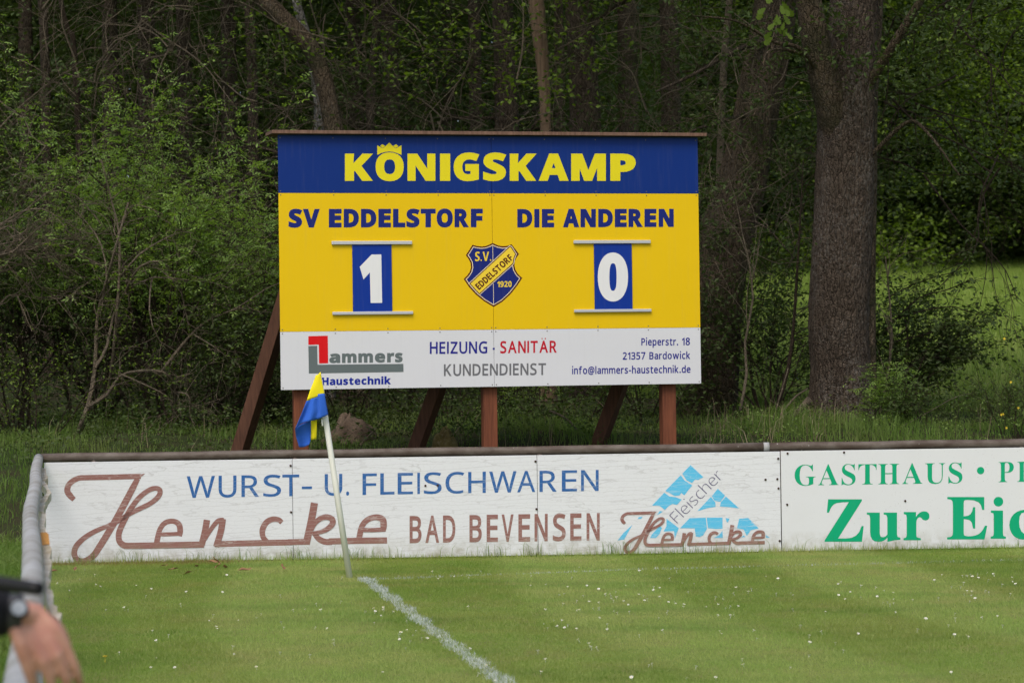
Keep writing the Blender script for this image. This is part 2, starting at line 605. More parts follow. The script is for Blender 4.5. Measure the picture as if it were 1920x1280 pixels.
M['ground'] = mat_ground()
GLYPHS = {
'SA': '-9,0 -9,18 9,21 24,30 49,75 206,466 224,465 384,87 411,34 425,22 443,18 443,0 229,0 229,18 270,25 283,46 273,81 253,132 103,132 79,71 76,59 75,48 87,26 124,18 128,18 128,0/113,161 242,161 177,319',
'SE': '14,0 14,17 44,20 62,30 72,48 75,78 75,369 72,405 62,425 44,435 16,439 16,455 399,455 399,320 383,320 369,373 340,406 295,424 232,430 200,428 186,417 183,388 183,246 193,246 232,252 259,269 277,300 288,345 304,345 304,118 287,118 273,181 259,201 241,213 185,222 183,222 183,67 185,47 192,35 230,28 276,30 313,39 345,53 371,75 393,105 411,143 430,143 402,0',
'SG': '268,-10 200,-3 141,19 93,55 57,103 35,161 28,229 35,295 57,352 93,399 139,435 195,458 257,465 311,459 369,441 388,436 406,443 419,465 437,465 437,308 420,308 403,346 382,379 357,406 329,426 299,439 267,443 224,435 189,409 165,366 151,305 146,228 154,135 180,67 206,37 238,19 275,13 308,16 328,27 339,45 343,71 343,128 339,154 329,170 309,179 275,182 275,198 500,198 500,182 473,179 457,171 449,155 446,128 446,29 357,0',
'SH': '15,0 15,17 45,22 62,32 72,50 75,81 75,379 71,406 62,424 44,434 16,439 16,455 242,455 242,439 204,432 187,415 182,379 182,251 342,251 342,379 337,415 320,432 282,439 282,455 507,455 507,439 478,434 461,424 452,407 449,379 449,81 452,52 461,33 478,22 507,17 507,0 282,0 282,17 311,21 329,31 339,49 342,81 342,221 182,221 182,81 185,50 194,32 212,22 242,17 242,0',
'SN': '403,-11 107,350 107,79 110,49 119,31 136,21 167,17 167,0 18,0 18,17 54,23 71,41 76,79 76,388 36,433 18,439 18,455 156,455 391,169 391,377 386,414 369,431 331,439 331,455 480,455 480,439 450,434 433,425 425,407 422,377 422,-11',
'SP': '15,0 15,17 45,22 62,32 72,50 75,81 75,379 71,406 62,424 44,434 16,439 16,455 214,455 287,452 336,440 366,422 390,398 404,367 409,332 398,280 367,240 314,214 242,206 182,206 182,81 185,50 194,32 212,22 242,17 242,0/182,230 201,230 244,235 272,253 287,283 292,329 288,375 275,406 252,425 216,431 189,424 182,398',
'SS': '43,-11 43,158 62,158 83,94 111,50 149,24 197,15 231,20 257,36 273,60 279,89 265,129 225,160 163,191 112,221 77,253 56,289 50,332 54,370 67,403 88,429 115,449 148,462 185,466 229,461 282,448 291,446 300,445 313,450 320,466 339,466 339,319 322,319 310,354 293,385 272,410 248,429 222,441 194,445 163,440 140,426 125,406 120,380 124,356 137,336 189,303 253,273 317,233 337,211 350,188 359,133 354,93 339,58 314,29 281,8 240,-6 192,-10 158,-8 126,1 98,9 85,12 69,7 61,-11',
'ST': '92,0 92,17 123,21 142,31 152,50 156,81 156,433 149,433 102,426 65,403 41,367 29,318 11,318 11,455 410,455 410,317 394,317 385,359 368,391 343,415 310,429 269,433 263,433 263,81 267,49 276,30 296,21 328,17 328,0',
'SU': '248,-13 168,-2 114,29 83,81 73,155 73,379 70,406 61,424 43,434 15,439 15,455 240,455 240,439 202,432 185,415 181,379 181,140 186,88 203,51 232,29 275,22 317,28 350,44 373,71 388,110 392,159 392,378 389,406 379,423 360,433 328,439 328,455 474,455 474,439 448,432 433,421 425,404 422,378 422,181 412,92 380,32 325,-2',
'SZ': '20,0 20,11 276,430 214,430 141,420 115,407 94,386 76,356 61,316 44,316 57,455 406,455 406,443 153,29 239,29 302,37 349,61 384,103 407,164 424,164 407,0',
'Sc': '156,-10 119,-5 87,11 59,35 38,68 24,106 19,150 25,196 40,237 64,271 96,297 133,313 175,319 218,314 250,298 271,275 277,245 275,228 266,215 253,207 236,204 214,209 201,225 196,251 197,261 197,271 190,290 169,297 138,285 118,248 112,187 118,123 137,76 166,48 204,38 239,47 271,72 285,60 248,21 205,-2',
'Si': '101,362 81,366 65,376 54,393 50,412 54,432 65,449 81,460 101,463 120,460 137,449 147,432 151,412 147,393 136,376 120,366/18,0 18,16 45,26 52,56 52,252 47,285 20,293 21,310 148,310 148,56 154,26 180,16 180,0',
'Sr': '18,0 18,16 45,26 52,56 52,252 46,285 20,293 21,310 146,310 146,252 165,280 187,301 210,314 233,318 258,315 275,304 286,287 289,266 287,248 278,234 265,225 248,222 222,231 207,250 189,260 175,255 162,241 152,220 149,192 149,56 152,37 159,25 197,16 197,0',
'Su': '131,-10 91,-3 65,17 51,51 46,97 46,248 39,282 29,291 11,294 11,310 142,310 142,74 151,46 162,38 177,36 205,43 228,66 228,248 221,283 209,291 189,294 189,310 324,310 324,70 331,39 360,30 360,13 300,7 228,-10 228,40 209,19 186,3 160,-7',
'B.': '89,-9 60,1 51,15 48,36 51,57 60,71 89,81 119,71 129,57 132,36 129,15 119,1',
'B0': '191,-7 139,1 96,22 64,59 34,137 24,240 28,312 40,373 62,421 93,457 136,480 191,487 244,480 286,458 318,422 349,344 359,240 355,168 343,107 321,59 290,23 247,1/191,75 223,85 244,116 255,168 259,240 255,312 244,363 223,395 191,405 159,395 139,363 128,312 125,240 128,168 139,117 159,86',
'B1': '176,0 176,277 177,323 179,373 164,358 144,340 89,296 40,357 194,480 277,480 277,0',
'B2': '27,0 27,71 147,192 206,254 238,300 248,345 244,370 232,388 213,398 189,402 162,398 136,389 81,353 26,418 70,451 123,476 197,486 241,482 278,469 308,449 330,423 344,392 349,357 345,319 333,284 287,220 215,148 153,90 153,85 362,85 362,0',
'B3': '164,-7 90,0 26,19 26,105 90,82 153,74 199,79 229,93 246,115 251,146 241,180 227,192 206,200 136,208 99,208 99,285 136,285 204,294 223,304 235,317 244,350 240,373 228,390 207,401 175,404 143,401 116,393 73,369 26,439 92,473 134,483 183,486 249,479 300,456 332,420 343,372 336,327 313,293 280,268 240,253 240,251 291,238 327,216 350,183 357,140 352,100 337,65 311,35 274,12 225,-2',
'B9': '120,-7 87,-6 55,-2 55,79 83,75 113,73 166,77 205,92 233,114 251,144 262,181 267,222 263,222 225,183 197,171 156,167 101,176 58,206 31,254 21,318 32,388 65,441 117,474 185,485 231,479 273,462 309,434 336,393 354,340 360,275 354,193 333,117 315,83 290,53 260,28 221,9 175,-3/185,244 224,255 250,280 259,311 251,355 227,390 209,400 187,404 160,399 138,383 124,357 120,320 124,288 136,265 156,249',
'BA': '0,0 169,482 293,482 463,0 354,0 319,114 144,114 109,0/170,199 295,199 259,311 251,340 240,375 232,407 223,374 212,336 204,311',
'BB': '60,0 60,480 210,480 294,473 355,453 382,430 398,399 404,358 399,320 384,289 361,266 330,255 330,251 373,234 391,220 404,199 413,173 416,139 404,81 369,37 313,9 240,0/162,289 221,289 258,293 282,304 295,321 300,345 294,368 279,384 253,393 216,396 162,396/162,84 228,84 267,88 292,102 306,122 310,149 306,173 292,192 266,205 225,209 162,209',
'BC': '255,-7 187,1 133,24 91,61 62,110 45,170 39,239 46,307 65,367 97,417 141,455 197,478 264,486 335,477 404,453 371,370 317,392 264,402 212,391 175,358 151,306 144,238 151,171 172,120 209,88 264,78 323,85 386,103 386,18 324,-1',
'BD': '60,0 60,480 211,480 281,473 342,453 391,419 427,374 450,315 458,244 450,170 427,109 389,61 337,27 273,7 196,0/162,84 206,84 258,90 300,109 329,141 347,185 353,242 344,311 318,359 275,387 216,396 162,396',
'BE': '60,0 60,480 336,480 336,396 162,396 162,291 324,291 324,208 162,208 162,84 336,84 336,0',
'BF': '60,0 60,480 335,480 335,396 161,396 161,273 323,273 323,189 161,189 161,0',
'BG': '262,-7 196,0 141,21 97,56 65,105 45,166 39,240 46,311 68,371 104,420 153,456 215,479 289,486 365,478 432,457 398,375 348,394 289,402 247,397 212,381 183,357 162,325 148,285 144,238 147,194 156,155 173,123 197,98 229,83 269,78 305,80 333,85 333,185 242,185 242,269 433,269 433,21 354,1',
'BH': '60,0 60,480 162,480 162,291 352,291 352,480 453,480 453,0 352,0 352,207 162,207 162,0',
'BI': '21,0 21,58 80,85 80,395 21,422 21,480 240,480 240,422 181,395 181,85 240,58 240,0',
'BK': '60,0 60,480 162,480 162,260 181,288 202,316 332,480 445,480 277,267 446,0 330,0 205,202 162,171 162,0',
'BL': '60,0 60,480 162,480 162,84 357,84 357,0',
'BM': '60,0 60,480 199,480 312,113 314,113 435,480 573,480 573,0 478,0 478,227 479,279 481,335 483,375 480,375 357,0 263,0 148,376 145,376 148,336 150,278 151,223 151,0',
'BN': '60,0 60,480 189,480 397,120 399,120 396,187 394,253 394,480 486,480 486,0 357,0 148,363 145,363 149,294 151,226 151,0',
'BO': '267,-7 196,1 139,24 95,61 63,111 45,171 39,241 45,311 63,371 95,420 139,456 196,479 268,487 339,479 396,456 440,420 471,370 490,310 496,240 490,171 471,110 440,61 396,24 339,1/267,79 323,89 361,122 382,173 389,240 382,308 361,359 323,392 268,402 212,392 175,359 153,308 146,240 153,173 175,122 212,89',
'BP': '60,0 60,480 214,480 294,470 349,440 381,392 392,330 387,289 374,252 351,219 316,193 268,176 206,171 162,171 162,0/162,254 195,254 234,258 264,271 282,293 289,326 280,365 253,388 208,396 162,396',
'BR': '60,0 60,480 200,480 285,471 345,444 380,399 392,336 388,305 379,278 346,237 302,209 443,0 330,0 216,184 162,184 162,0/162,267 195,267 238,271 267,283 283,304 289,333 283,362 266,382 236,393 193,396 162,396',
'BS': '167,-7 95,1 31,22 31,117 102,90 138,80 175,77 207,81 228,92 240,108 244,128 237,153 217,172 150,207 114,225 77,253 48,293 39,319 36,350 47,407 80,450 131,477 199,486 270,478 341,453 308,373 249,394 195,402 170,398 151,388 140,373 136,353 141,330 158,313 226,277 289,241 312,220 329,196 340,168 343,133 332,76 297,31 242,3',
'BT': '144,0 144,395 13,395 13,480 375,480 375,395 245,395 245,0',
'BU': '252,-7 193,-1 145,15 107,42 70,98 57,171 57,480 158,480 158,186 165,136 183,103 213,85 255,79 297,85 327,105 344,138 349,187 349,480 451,480 451,169 445,122 429,80 401,44 363,16 313,-1',
'BV': '163,0 0,480 103,480 193,194 200,167 211,125 218,89 225,125 236,167 243,194 334,480 437,480 273,0',
'BW': '122,0 0,480 100,480 161,218 170,179 179,132 185,92 191,132 199,177 207,211 277,480 373,480 443,211 450,177 459,132 465,92 471,132 480,179 488,218 549,480 649,480 527,0 412,0 347,252 342,274 335,306 328,339 324,364 321,339 314,307 308,274 302,251 238,0',
'BZ': '16,0 16,66 246,396 22,396 22,480 367,480 367,414 137,84 373,84 373,0',
'Ba': '142,-7 97,0 60,22 36,58 28,109 38,160 69,196 120,217 192,226 256,228 256,244 252,269 241,287 223,297 199,300 146,292 95,273 62,341 128,365 203,374 268,366 316,342 345,302 355,244 355,0 285,0 266,50 263,50 239,24 214,7 183,-3/179,66 209,71 234,86 250,109 256,140 256,170 217,169 176,164 150,151 136,132 131,109 134,89 144,76',
'Bc': '201,-7 129,5 75,39 41,97 30,181 36,242 53,291 80,328 117,353 160,368 210,373 276,366 324,349 295,271 251,287 210,293 167,281 141,244 132,182 137,134 153,101 177,81 210,75 266,83 313,106 313,21 265,0',
'Bd': '169,-7 113,5 69,41 40,101 30,183 40,265 69,325 114,361 171,373 207,370 236,358 259,341 277,320 280,320 275,351 273,393 273,510 373,510 373,0 296,0 277,48 273,48 255,27 233,9 204,-3/203,73 239,79 262,98 275,128 279,171 279,182 275,229 263,264 240,285 202,292 173,285 150,264 136,229 132,181 136,134 150,100 173,80',
'Be': '218,-7 166,-2 121,14 83,40 54,76 36,123 30,181 36,240 52,288 78,325 113,352 155,368 203,373 271,363 324,330 357,278 368,207 368,158 132,158 139,121 157,92 185,74 223,68 287,75 347,97 347,19 290,0/134,225 274,225 269,256 257,280 235,297 204,302 178,298 156,283 141,259',
'Bh': '52,0 52,510 152,510 152,406 151,355 148,320 153,320 173,344 198,361 227,370 259,373 313,365 355,342 382,300 391,239 391,0 291,0 291,214 284,258 265,285 232,293 194,286 170,262 157,224 152,173 152,0',
'Bi': '103,412 82,415 64,423 52,438 48,461 52,485 64,500 103,510 141,500 153,485 157,461 153,438 141,423/52,0 52,367 152,367 152,0',
'Bk': '52,0 52,510 152,510 152,282 151,241 147,199 148,199 169,228 192,255 295,367 408,367 262,208 416,0 301,0 195,148 152,114 152,0',
'Bl': '52,0 52,510 152,510 152,0',
'Bm': '52,0 52,367 129,367 142,320 148,320 168,344 194,361 224,370 255,373 292,370 323,360 348,344 366,320 375,320 395,344 421,361 452,370 483,373 538,365 577,342 601,300 609,239 609,0 509,0 509,214 503,258 485,285 454,293 420,286 398,265 385,231 381,184 381,0 281,0 281,214 275,258 256,285 226,293 190,286 168,262 156,224 152,173 152,0',
'Bn': '52,0 52,367 129,367 142,320 148,320 168,344 196,361 227,370 261,373 314,365 355,342 382,300 391,239 391,0 291,0 291,214 287,249 277,274 258,289 232,293 193,286 169,262 157,224 152,173 152,0',
'Br': '52,0 52,367 128,367 143,305 148,305 167,331 192,353 222,368 257,373 275,373 291,371 283,277 270,279 254,280 205,271 184,259 167,242 156,218 152,187 152,0',
'Bs': '152,-7 86,-2 31,15 31,97 95,75 155,66 180,69 197,75 206,85 210,98 204,115 183,132 130,156 74,185 55,201 41,220 33,243 30,271 40,316 70,348 116,367 175,373 240,367 304,345 274,273 223,292 174,300 141,293 130,275 135,260 157,244 206,223 261,196 281,181 296,162 305,139 308,109 298,60 269,23 220,1',
'Bt': '178,-7 119,4 96,19 78,41 67,73 63,115 63,291 15,291 15,334 71,367 99,445 163,445 163,367 266,367 266,291 163,291 163,115 166,97 175,84 189,76 207,73 239,77 270,85 270,10 230,-2',
'Bu': '181,-7 127,1 86,25 59,67 50,128 50,367 150,367 150,152 154,118 165,93 183,78 210,73 248,81 272,104 285,142 289,194 289,367 389,367 389,0 312,0 299,47 293,47 273,23 245,6 214,-4',
'R-': '27,154 27,206 189,206 189,154',
'R.': '89,-9 60,1 51,15 48,36 51,57 60,71 89,81 119,71 129,57 132,36 129,15 119,1',
'R0': '191,-7 142,1 102,22 72,59 43,137 33,240 37,313 49,373 69,422 99,458 140,480 191,487 241,480 281,458 312,422 341,344 351,240 347,169 335,108 314,59 284,23 243,1/191,44 237,56 268,92 286,154 291,240 286,326 268,388 237,424 191,437 145,424 115,388 98,326 92,240 98,154 115,93 145,56',
'R1': '181,0 181,335 181,381 183,418 164,399 142,380 91,339 60,379 189,480 238,480 238,0',
'R2': '32,0 32,49 158,176 219,240 257,296 266,324 269,355 263,390 246,415 219,431 185,436 152,433 123,424 69,390 38,430 102,470 141,482 185,486 245,478 291,452 320,412 330,359 326,322 314,288 271,224 207,155 107,56 107,54 349,54 349,0',
'R3': '162,-7 92,-1 30,19 30,75 95,51 163,43 218,49 256,68 277,98 284,138 275,176 249,202 206,217 150,222 103,222 103,273 150,273 202,279 240,298 263,326 271,363 265,394 247,417 219,432 183,437 147,434 117,425 62,396 33,437 96,471 137,483 183,486 248,478 294,453 322,415 331,367 324,324 304,290 273,267 232,253 232,250 282,237 318,214 339,179 346,136 341,97 326,62 302,33 266,11 220,-2',
'R5': '167,-7 97,0 42,19 42,75 101,52 167,44 215,50 253,69 277,101 285,147 278,189 257,219 219,238 165,244 122,241 83,234 54,253 72,480 312,480 312,426 122,426 111,287 142,291 185,294 251,285 302,257 335,213 346,153 334,87 299,36 242,4',
'R7': '91,0 288,426 30,426 30,480 351,480 351,434 156,0',
'R8': '193,-7 125,2 75,27 43,68 33,122 36,153 47,179 83,221 132,251 100,273 73,299 54,332 48,372 53,406 67,434 89,456 118,473 153,483 191,486 249,479 295,457 325,421 335,371 332,344 323,321 289,283 244,254 298,222 336,181 347,155 351,124 340,70 308,29 258,2/194,277 253,312 271,337 277,369 271,399 253,421 226,434 191,439 157,434 130,421 112,399 106,369 109,347 118,328 150,299/192,40 235,46 267,63 286,90 293,124 286,156 265,182 233,203 192,222 181,226 142,206 114,183 96,155 91,122 97,90 116,63 147,46',
'R@': '291,-60 217,-52 155,-30 105,6 69,55 46,116 39,188 44,248 58,304 82,354 115,397 156,431 204,458 261,474 324,480 390,472 448,451 497,416 534,368 557,309 565,240 558,179 536,126 500,88 476,77 449,73 421,78 400,91 386,110 378,132 375,132 360,109 339,90 313,77 280,73 235,82 201,107 180,147 173,198 178,240 191,276 212,307 240,330 275,344 316,349 374,344 418,333 412,197 411,180 411,173 414,144 423,126 437,118 453,115 472,119 488,132 510,178 518,240 512,298 493,346 463,384 423,412 377,429 324,435 253,427 194,404 148,366 115,317 94,257 87,190 93,129 111,78 140,38 180,8 230,-10 291,-15 369,-6 435,13 435,-32 370,-52/289,115 321,122 343,143 356,175 362,216 366,300 344,305 316,307 287,303 263,291 246,272 234,249 226,197 230,160 243,134 263,120',
'RA': '0,0 187,482 242,482 428,0 366,0 308,148 118,148 61,0/138,202 290,202 236,347 230,367 221,396 214,419 203,378 193,347',
'RB': '65,0 65,480 202,480 281,473 338,453 373,417 384,361 378,322 361,290 332,268 293,255 293,251 348,234 369,218 386,197 397,170 400,136 389,79 356,36 303,9 234,0/126,275 214,275 266,280 299,295 316,320 322,354 315,388 294,411 258,424 205,428 126,428/126,51 222,51 276,57 311,76 330,105 336,141 329,175 310,202 274,219 218,225 126,225',
'RC': '261,-7 194,1 139,24 96,60 65,109 47,170 41,240 48,309 67,368 100,418 146,455 203,478 271,486 342,479 404,458 379,407 330,425 271,433 223,427 182,410 149,381 116,320 105,240 115,160 146,98 178,69 219,52 270,46 330,52 385,65 385,13 329,-2',
'RD': '65,0 65,480 213,480 281,473 338,453 385,419 420,374 442,315 449,244 442,170 420,109 383,61 333,27 272,7 199,0/126,52 191,52 261,59 315,82 354,120 378,174 385,242 380,301 364,348 338,383 281,417 204,428 126,428',
'RE': '65,0 65,480 333,480 333,426 126,426 126,277 321,277 321,224 126,224 126,53 333,53 333,0',
'RF': '65,0 65,480 333,480 333,426 126,426 126,257 320,257 320,203 126,203 126,0',
'RG': '271,-7 202,1 145,23 100,59 67,108 48,169 41,240 48,310 71,370 107,419 155,456 217,479 289,486 366,479 433,458 410,406 352,425 286,433 233,427 188,410 152,381 116,320 104,240 109,186 123,139 146,100 181,70 226,52 285,46 338,49 379,57 379,199 273,199 273,253 439,253 439,18 361,-1',
'RH': '65,0 65,480 126,480 126,277 371,277 371,480 432,480 432,0 371,0 371,224 126,224 126,0',
'RI': '27,0 27,35 83,48 83,431 27,445 27,480 200,480 200,445 144,431 144,48 200,35 200,0',
'RK': '65,0 65,480 126,480 126,243 167,289 208,334 338,480 408,480 218,271 416,0 345,0 175,229 126,186 126,0',
'RL': '65,0 65,480 126,480 126,54 335,54 335,0',
'RM': '65,0 65,480 154,480 302,87 305,87 455,480 544,480 544,0 484,0 484,295 486,364 489,420 486,420 326,0 277,0 119,420 116,420 120,364 121,291 121,0',
'RN': '65,0 65,480 135,480 391,83 394,83 392,115 390,162 389,209 389,480 445,480 445,0 375,0 118,398 116,398 119,340 121,268 121,0',
'RP': '65,0 65,480 192,480 273,470 329,443 361,398 372,338 368,300 354,264 330,233 294,208 245,192 181,187 126,187 126,0/126,238 174,238 234,244 276,261 301,290 310,336 302,376 280,405 242,422 187,428 126,428',
'RR': '65,0 65,480 197,480 275,471 329,446 361,403 372,343 369,308 358,279 342,256 322,239 276,215 408,0 337,0 221,198 126,198 126,0/126,249 197,249 248,255 283,272 303,301 310,340 303,381 281,407 245,422 194,427 126,427',
'RS': '166,-7 91,-1 34,16 34,74 94,54 169,46 216,51 249,66 270,91 277,123 267,163 232,192 164,222 110,246 72,276 48,314 40,364 45,400 60,429 83,454 114,471 151,483 193,486 266,479 326,459 307,408 253,426 192,433 153,428 124,414 107,392 101,363 111,323 144,294 206,267 278,233 303,214 322,191 333,163 337,128 326,72 291,29 236,2',
'RT': '156,0 156,426 7,426 7,480 366,480 366,426 217,426 217,0',
'RU': '243,-7 188,-1 143,15 107,42 72,98 60,171 60,480 121,480 121,169 129,117 152,78 191,54 246,46 303,54 341,80 363,120 370,169 370,480 430,480 430,169 425,122 410,80 384,44 348,16 301,-1',
'RV': '171,0 0,480 63,480 171,172 189,117 201,67 214,117 232,173 339,480 403,480 232,0',
'RW': '135,0 8,480 71,480 146,187 160,127 169,73 179,130 194,190 279,480 341,480 429,188 445,127 455,73 465,127 479,187 553,480 616,480 488,0 427,0 334,314 323,353 314,388 310,409 303,372 287,312 196,0',
'RZ': '26,0 26,46 278,426 34,426 34,480 351,480 351,434 99,54 358,54 358,0',
'Ra': '144,-7 100,0 63,19 39,52 31,100 41,148 73,183 127,206 203,215 265,217 265,238 260,277 245,301 222,314 190,318 136,310 89,291 71,335 126,357 193,366 251,359 291,337 314,300 322,245 322,0 279,0 268,51 265,51 241,25 216,7 185,-3/158,41 200,47 234,66 256,98 264,144 264,176 211,174 154,167 118,152 98,130 92,99 97,73 110,55 132,44',
'Rc': '201,-7 156,-2 117,13 83,38 58,73 42,120 37,178 42,238 59,286 85,322 119,347 160,362 206,367 259,361 300,347 282,298 244,310 204,315 166,310 136,293 115,266 102,228 98,179 105,121 124,79 156,53 201,44 253,50 294,65 294,13 254,-2',
'Rd': '185,-7 124,5 77,40 47,98 37,179 47,261 78,319 125,355 185,367 223,363 254,351 297,314 301,314 299,339 297,367 297,510 356,510 356,0 308,0 300,48 297,48 278,27 254,9 223,-3/194,42 243,50 274,74 292,113 298,168 298,179 292,238 275,282 244,309 193,318 152,308 122,280 104,235 98,178 104,121 122,78 152,51',
'Re': '210,-7 162,-2 120,14 85,40 59,76 42,122 37,177 42,232 57,279 81,316 112,344 151,361 196,367 239,362 276,347 305,322 327,290 340,250 345,204 345,169 98,169 107,115 129,76 165,52 213,44 274,50 328,69 328,17 274,-1/99,216 283,216 277,257 261,290 234,311 195,318 158,312 129,291 109,259',
'Rf': '73,0 73,314 10,314 10,342 73,362 73,383 81,443 104,483 141,506 190,514 229,510 260,502 244,455 220,462 191,465 165,460 147,446 136,420 132,383 132,360 223,360 223,314 132,314 132,0',
'Rh': '57,0 57,510 116,510 116,361 113,310 117,310 137,334 164,352 195,362 229,366 287,358 328,335 352,294 361,234 361,0 302,0 302,230 293,278 266,307 222,317 171,309 139,283 122,242 116,186 116,0',
'Ri': '87,420 62,429 55,441 52,457 55,474 62,486 87,495 111,486 119,474 122,457 119,441 111,429/57,0 57,360 116,360 116,0',
'Rk': '57,0 57,510 116,510 116,244 115,218 113,185 116,185 128,201 144,221 158,238 273,360 343,360 197,206 353,0 281,0 156,168 116,132 116,0',
'Rl': '57,0 57,510 116,510 116,0',
'Rm': '57,0 57,360 105,360 113,311 117,311 137,336 162,353 192,363 223,367 273,360 310,340 333,306 336,306 358,333 386,352 418,363 452,367 505,359 543,335 566,295 574,234 574,0 515,0 515,232 507,279 483,308 442,317 397,309 367,287 350,250 345,199 345,0 286,0 286,232 278,279 253,308 212,317 166,309 137,283 121,242 116,187 116,0',
'Rn': '57,0 57,360 105,360 113,311 117,311 138,336 165,353 197,363 230,367 287,359 328,335 352,295 361,234 361,0 302,0 302,230 293,278 266,307 222,317 171,309 139,283 122,242 116,187 116,0',
'Ro': '202,-7 157,-1 117,15 84,42 58,79 42,125 37,181 48,260 82,318 135,355 204,367 250,361 290,345 324,318 349,282 365,236 370,181 359,101 325,42 271,6/203,42 251,52 283,80 303,123 309,181 303,238 283,281 251,308 203,317 155,308 123,281 104,238 98,181 104,123 123,80 156,52',
'Rp': '57,-161 57,360 105,360 113,311 116,311 135,333 158,351 189,363 228,367 288,355 335,320 366,262 376,181 366,100 335,41 288,5 228,-7 190,-3 159,9 116,46 112,46 115,17 116,-13 116,-161/219,42 249,47 273,60 291,82 305,110 315,181 309,237 291,280 261,308 218,317 171,309 140,286 123,247 116,192 116,181 122,122 138,78 169,51',
'Rr': '57,0 57,360 105,360 112,294 115,294 135,322 160,345 190,361 225,367 247,366 267,363 260,308 241,312 221,313 194,309 169,298 147,280 131,256 120,226 116,192 116,0',
'Rs': '148,-7 83,-1 35,16 35,70 87,50 149,41 188,45 214,55 229,72 234,94 227,118 200,140 146,164 86,191 48,223 38,244 34,271 44,312 72,342 115,360 169,367 231,360 284,343 264,296 216,312 165,318 133,315 110,307 95,293 91,275 99,249 129,229 183,206 242,180 279,147 288,126 291,99 282,53 253,20 207,0',
'Rt': '167,-7 115,3 94,16 77,37 65,66 62,105 62,314 11,314 11,343 62,366 86,443 121,443 121,360 225,360 225,314 121,314 121,106 125,77 137,57 155,46 177,42 205,44 228,49 228,4 201,-4',
'Ru': '184,-7 127,1 86,25 61,65 53,124 53,360 113,360 113,128 122,81 148,52 193,42 243,51 276,76 293,117 299,173 299,360 358,360 358,0 310,0 301,48 298,48 277,23 250,6 218,-3',
'Rw': '106,1 7,361 69,361 118,169 132,110 142,61 144,61 151,89 159,125 169,158 232,361 297,361 359,158 373,108 383,62 385,62 395,108 410,169 460,361 520,361 420,1 351,1 289,203 274,258 265,299 262,299 253,258 238,203 173,1',
}
# ------------------------------------------------------------------ lettering
def contours(key):
    if key[1] == 'I':
        w = 110 if key[0] == 'B' else (44 if key[0] == 'T' else 62)
        return [np.array([(0, 0), (w, 0), (w, 480), (0, 480)], float)]
    if key[1] == '*':     # a centred dot
        a = np.linspace(0, 2 * math.pi, 20, endpoint=False)
        return [np.stack([50 + 50 * np.cos(a), 250 + 50 * np.sin(a)], 1)]
    if key[1] == 'Ä' or key[1] == 'Ö':
        g = contours(key[0] + {'Ä': 'A', 'Ö': 'O'}[key[1]])
        mid = np.concatenate(g)[:, 0].mean()
        a = np.linspace(0, 2 * math.pi, 12, endpoint=False)
        for s in (-1, 1):
            g.append(np.stack([mid + s * 88 + 50 * np.cos(a), 590 + 50 * np.sin(a)], 1))
        return g
    g = [np.array([tuple(map(int, p.split(','))) for p in k.split(' ')], float) for k in GLYPHS[key].split('/')]
    if key == 'Ri':                                    # keep the dot clear of the stem
        g = [c + np.array((0, 38)) if c[:, 1].min() > 380 else c for c in g]
    return g


def area(c):
    x, y = c[:, 0], c[:, 1]
    return 0.5 * np.sum(x * np.roll(y, -1) - np.roll(x, -1) * y)


def embolden(cs, w, wy=None):
    """offset all contours outwards by w (em/1000 units)"""
    if not w:
        return cs
    sg = 1 if area(max(cs, key=lambda c: abs(area(c)))) > 0 else -1
    out = []
    for c in cs:
        d1 = c - np.roll(c, 1, 0)
        d2 = np.roll(c, -1, 0) - c
        n1 = np.stack([d1[:, 1], -d1[:, 0]], 1)
        n2 = np.stack([d2[:, 1], -d2[:, 0]], 1)
        n1 /= np.linalg.norm(n1, axis=1)[:, None] + 1e-9
        n2 /= np.linalg.norm(n2, axis=1)[:, None] + 1e-9
        m = n1 + n2
        k = np.clip(1 + np.sum(n1 * n2, 1), .35, 2)
        o = m / k[:, None] * sg
        o[:, 1] *= (1 if wy is None else wy)
        out.append(c + o * w)
    return out


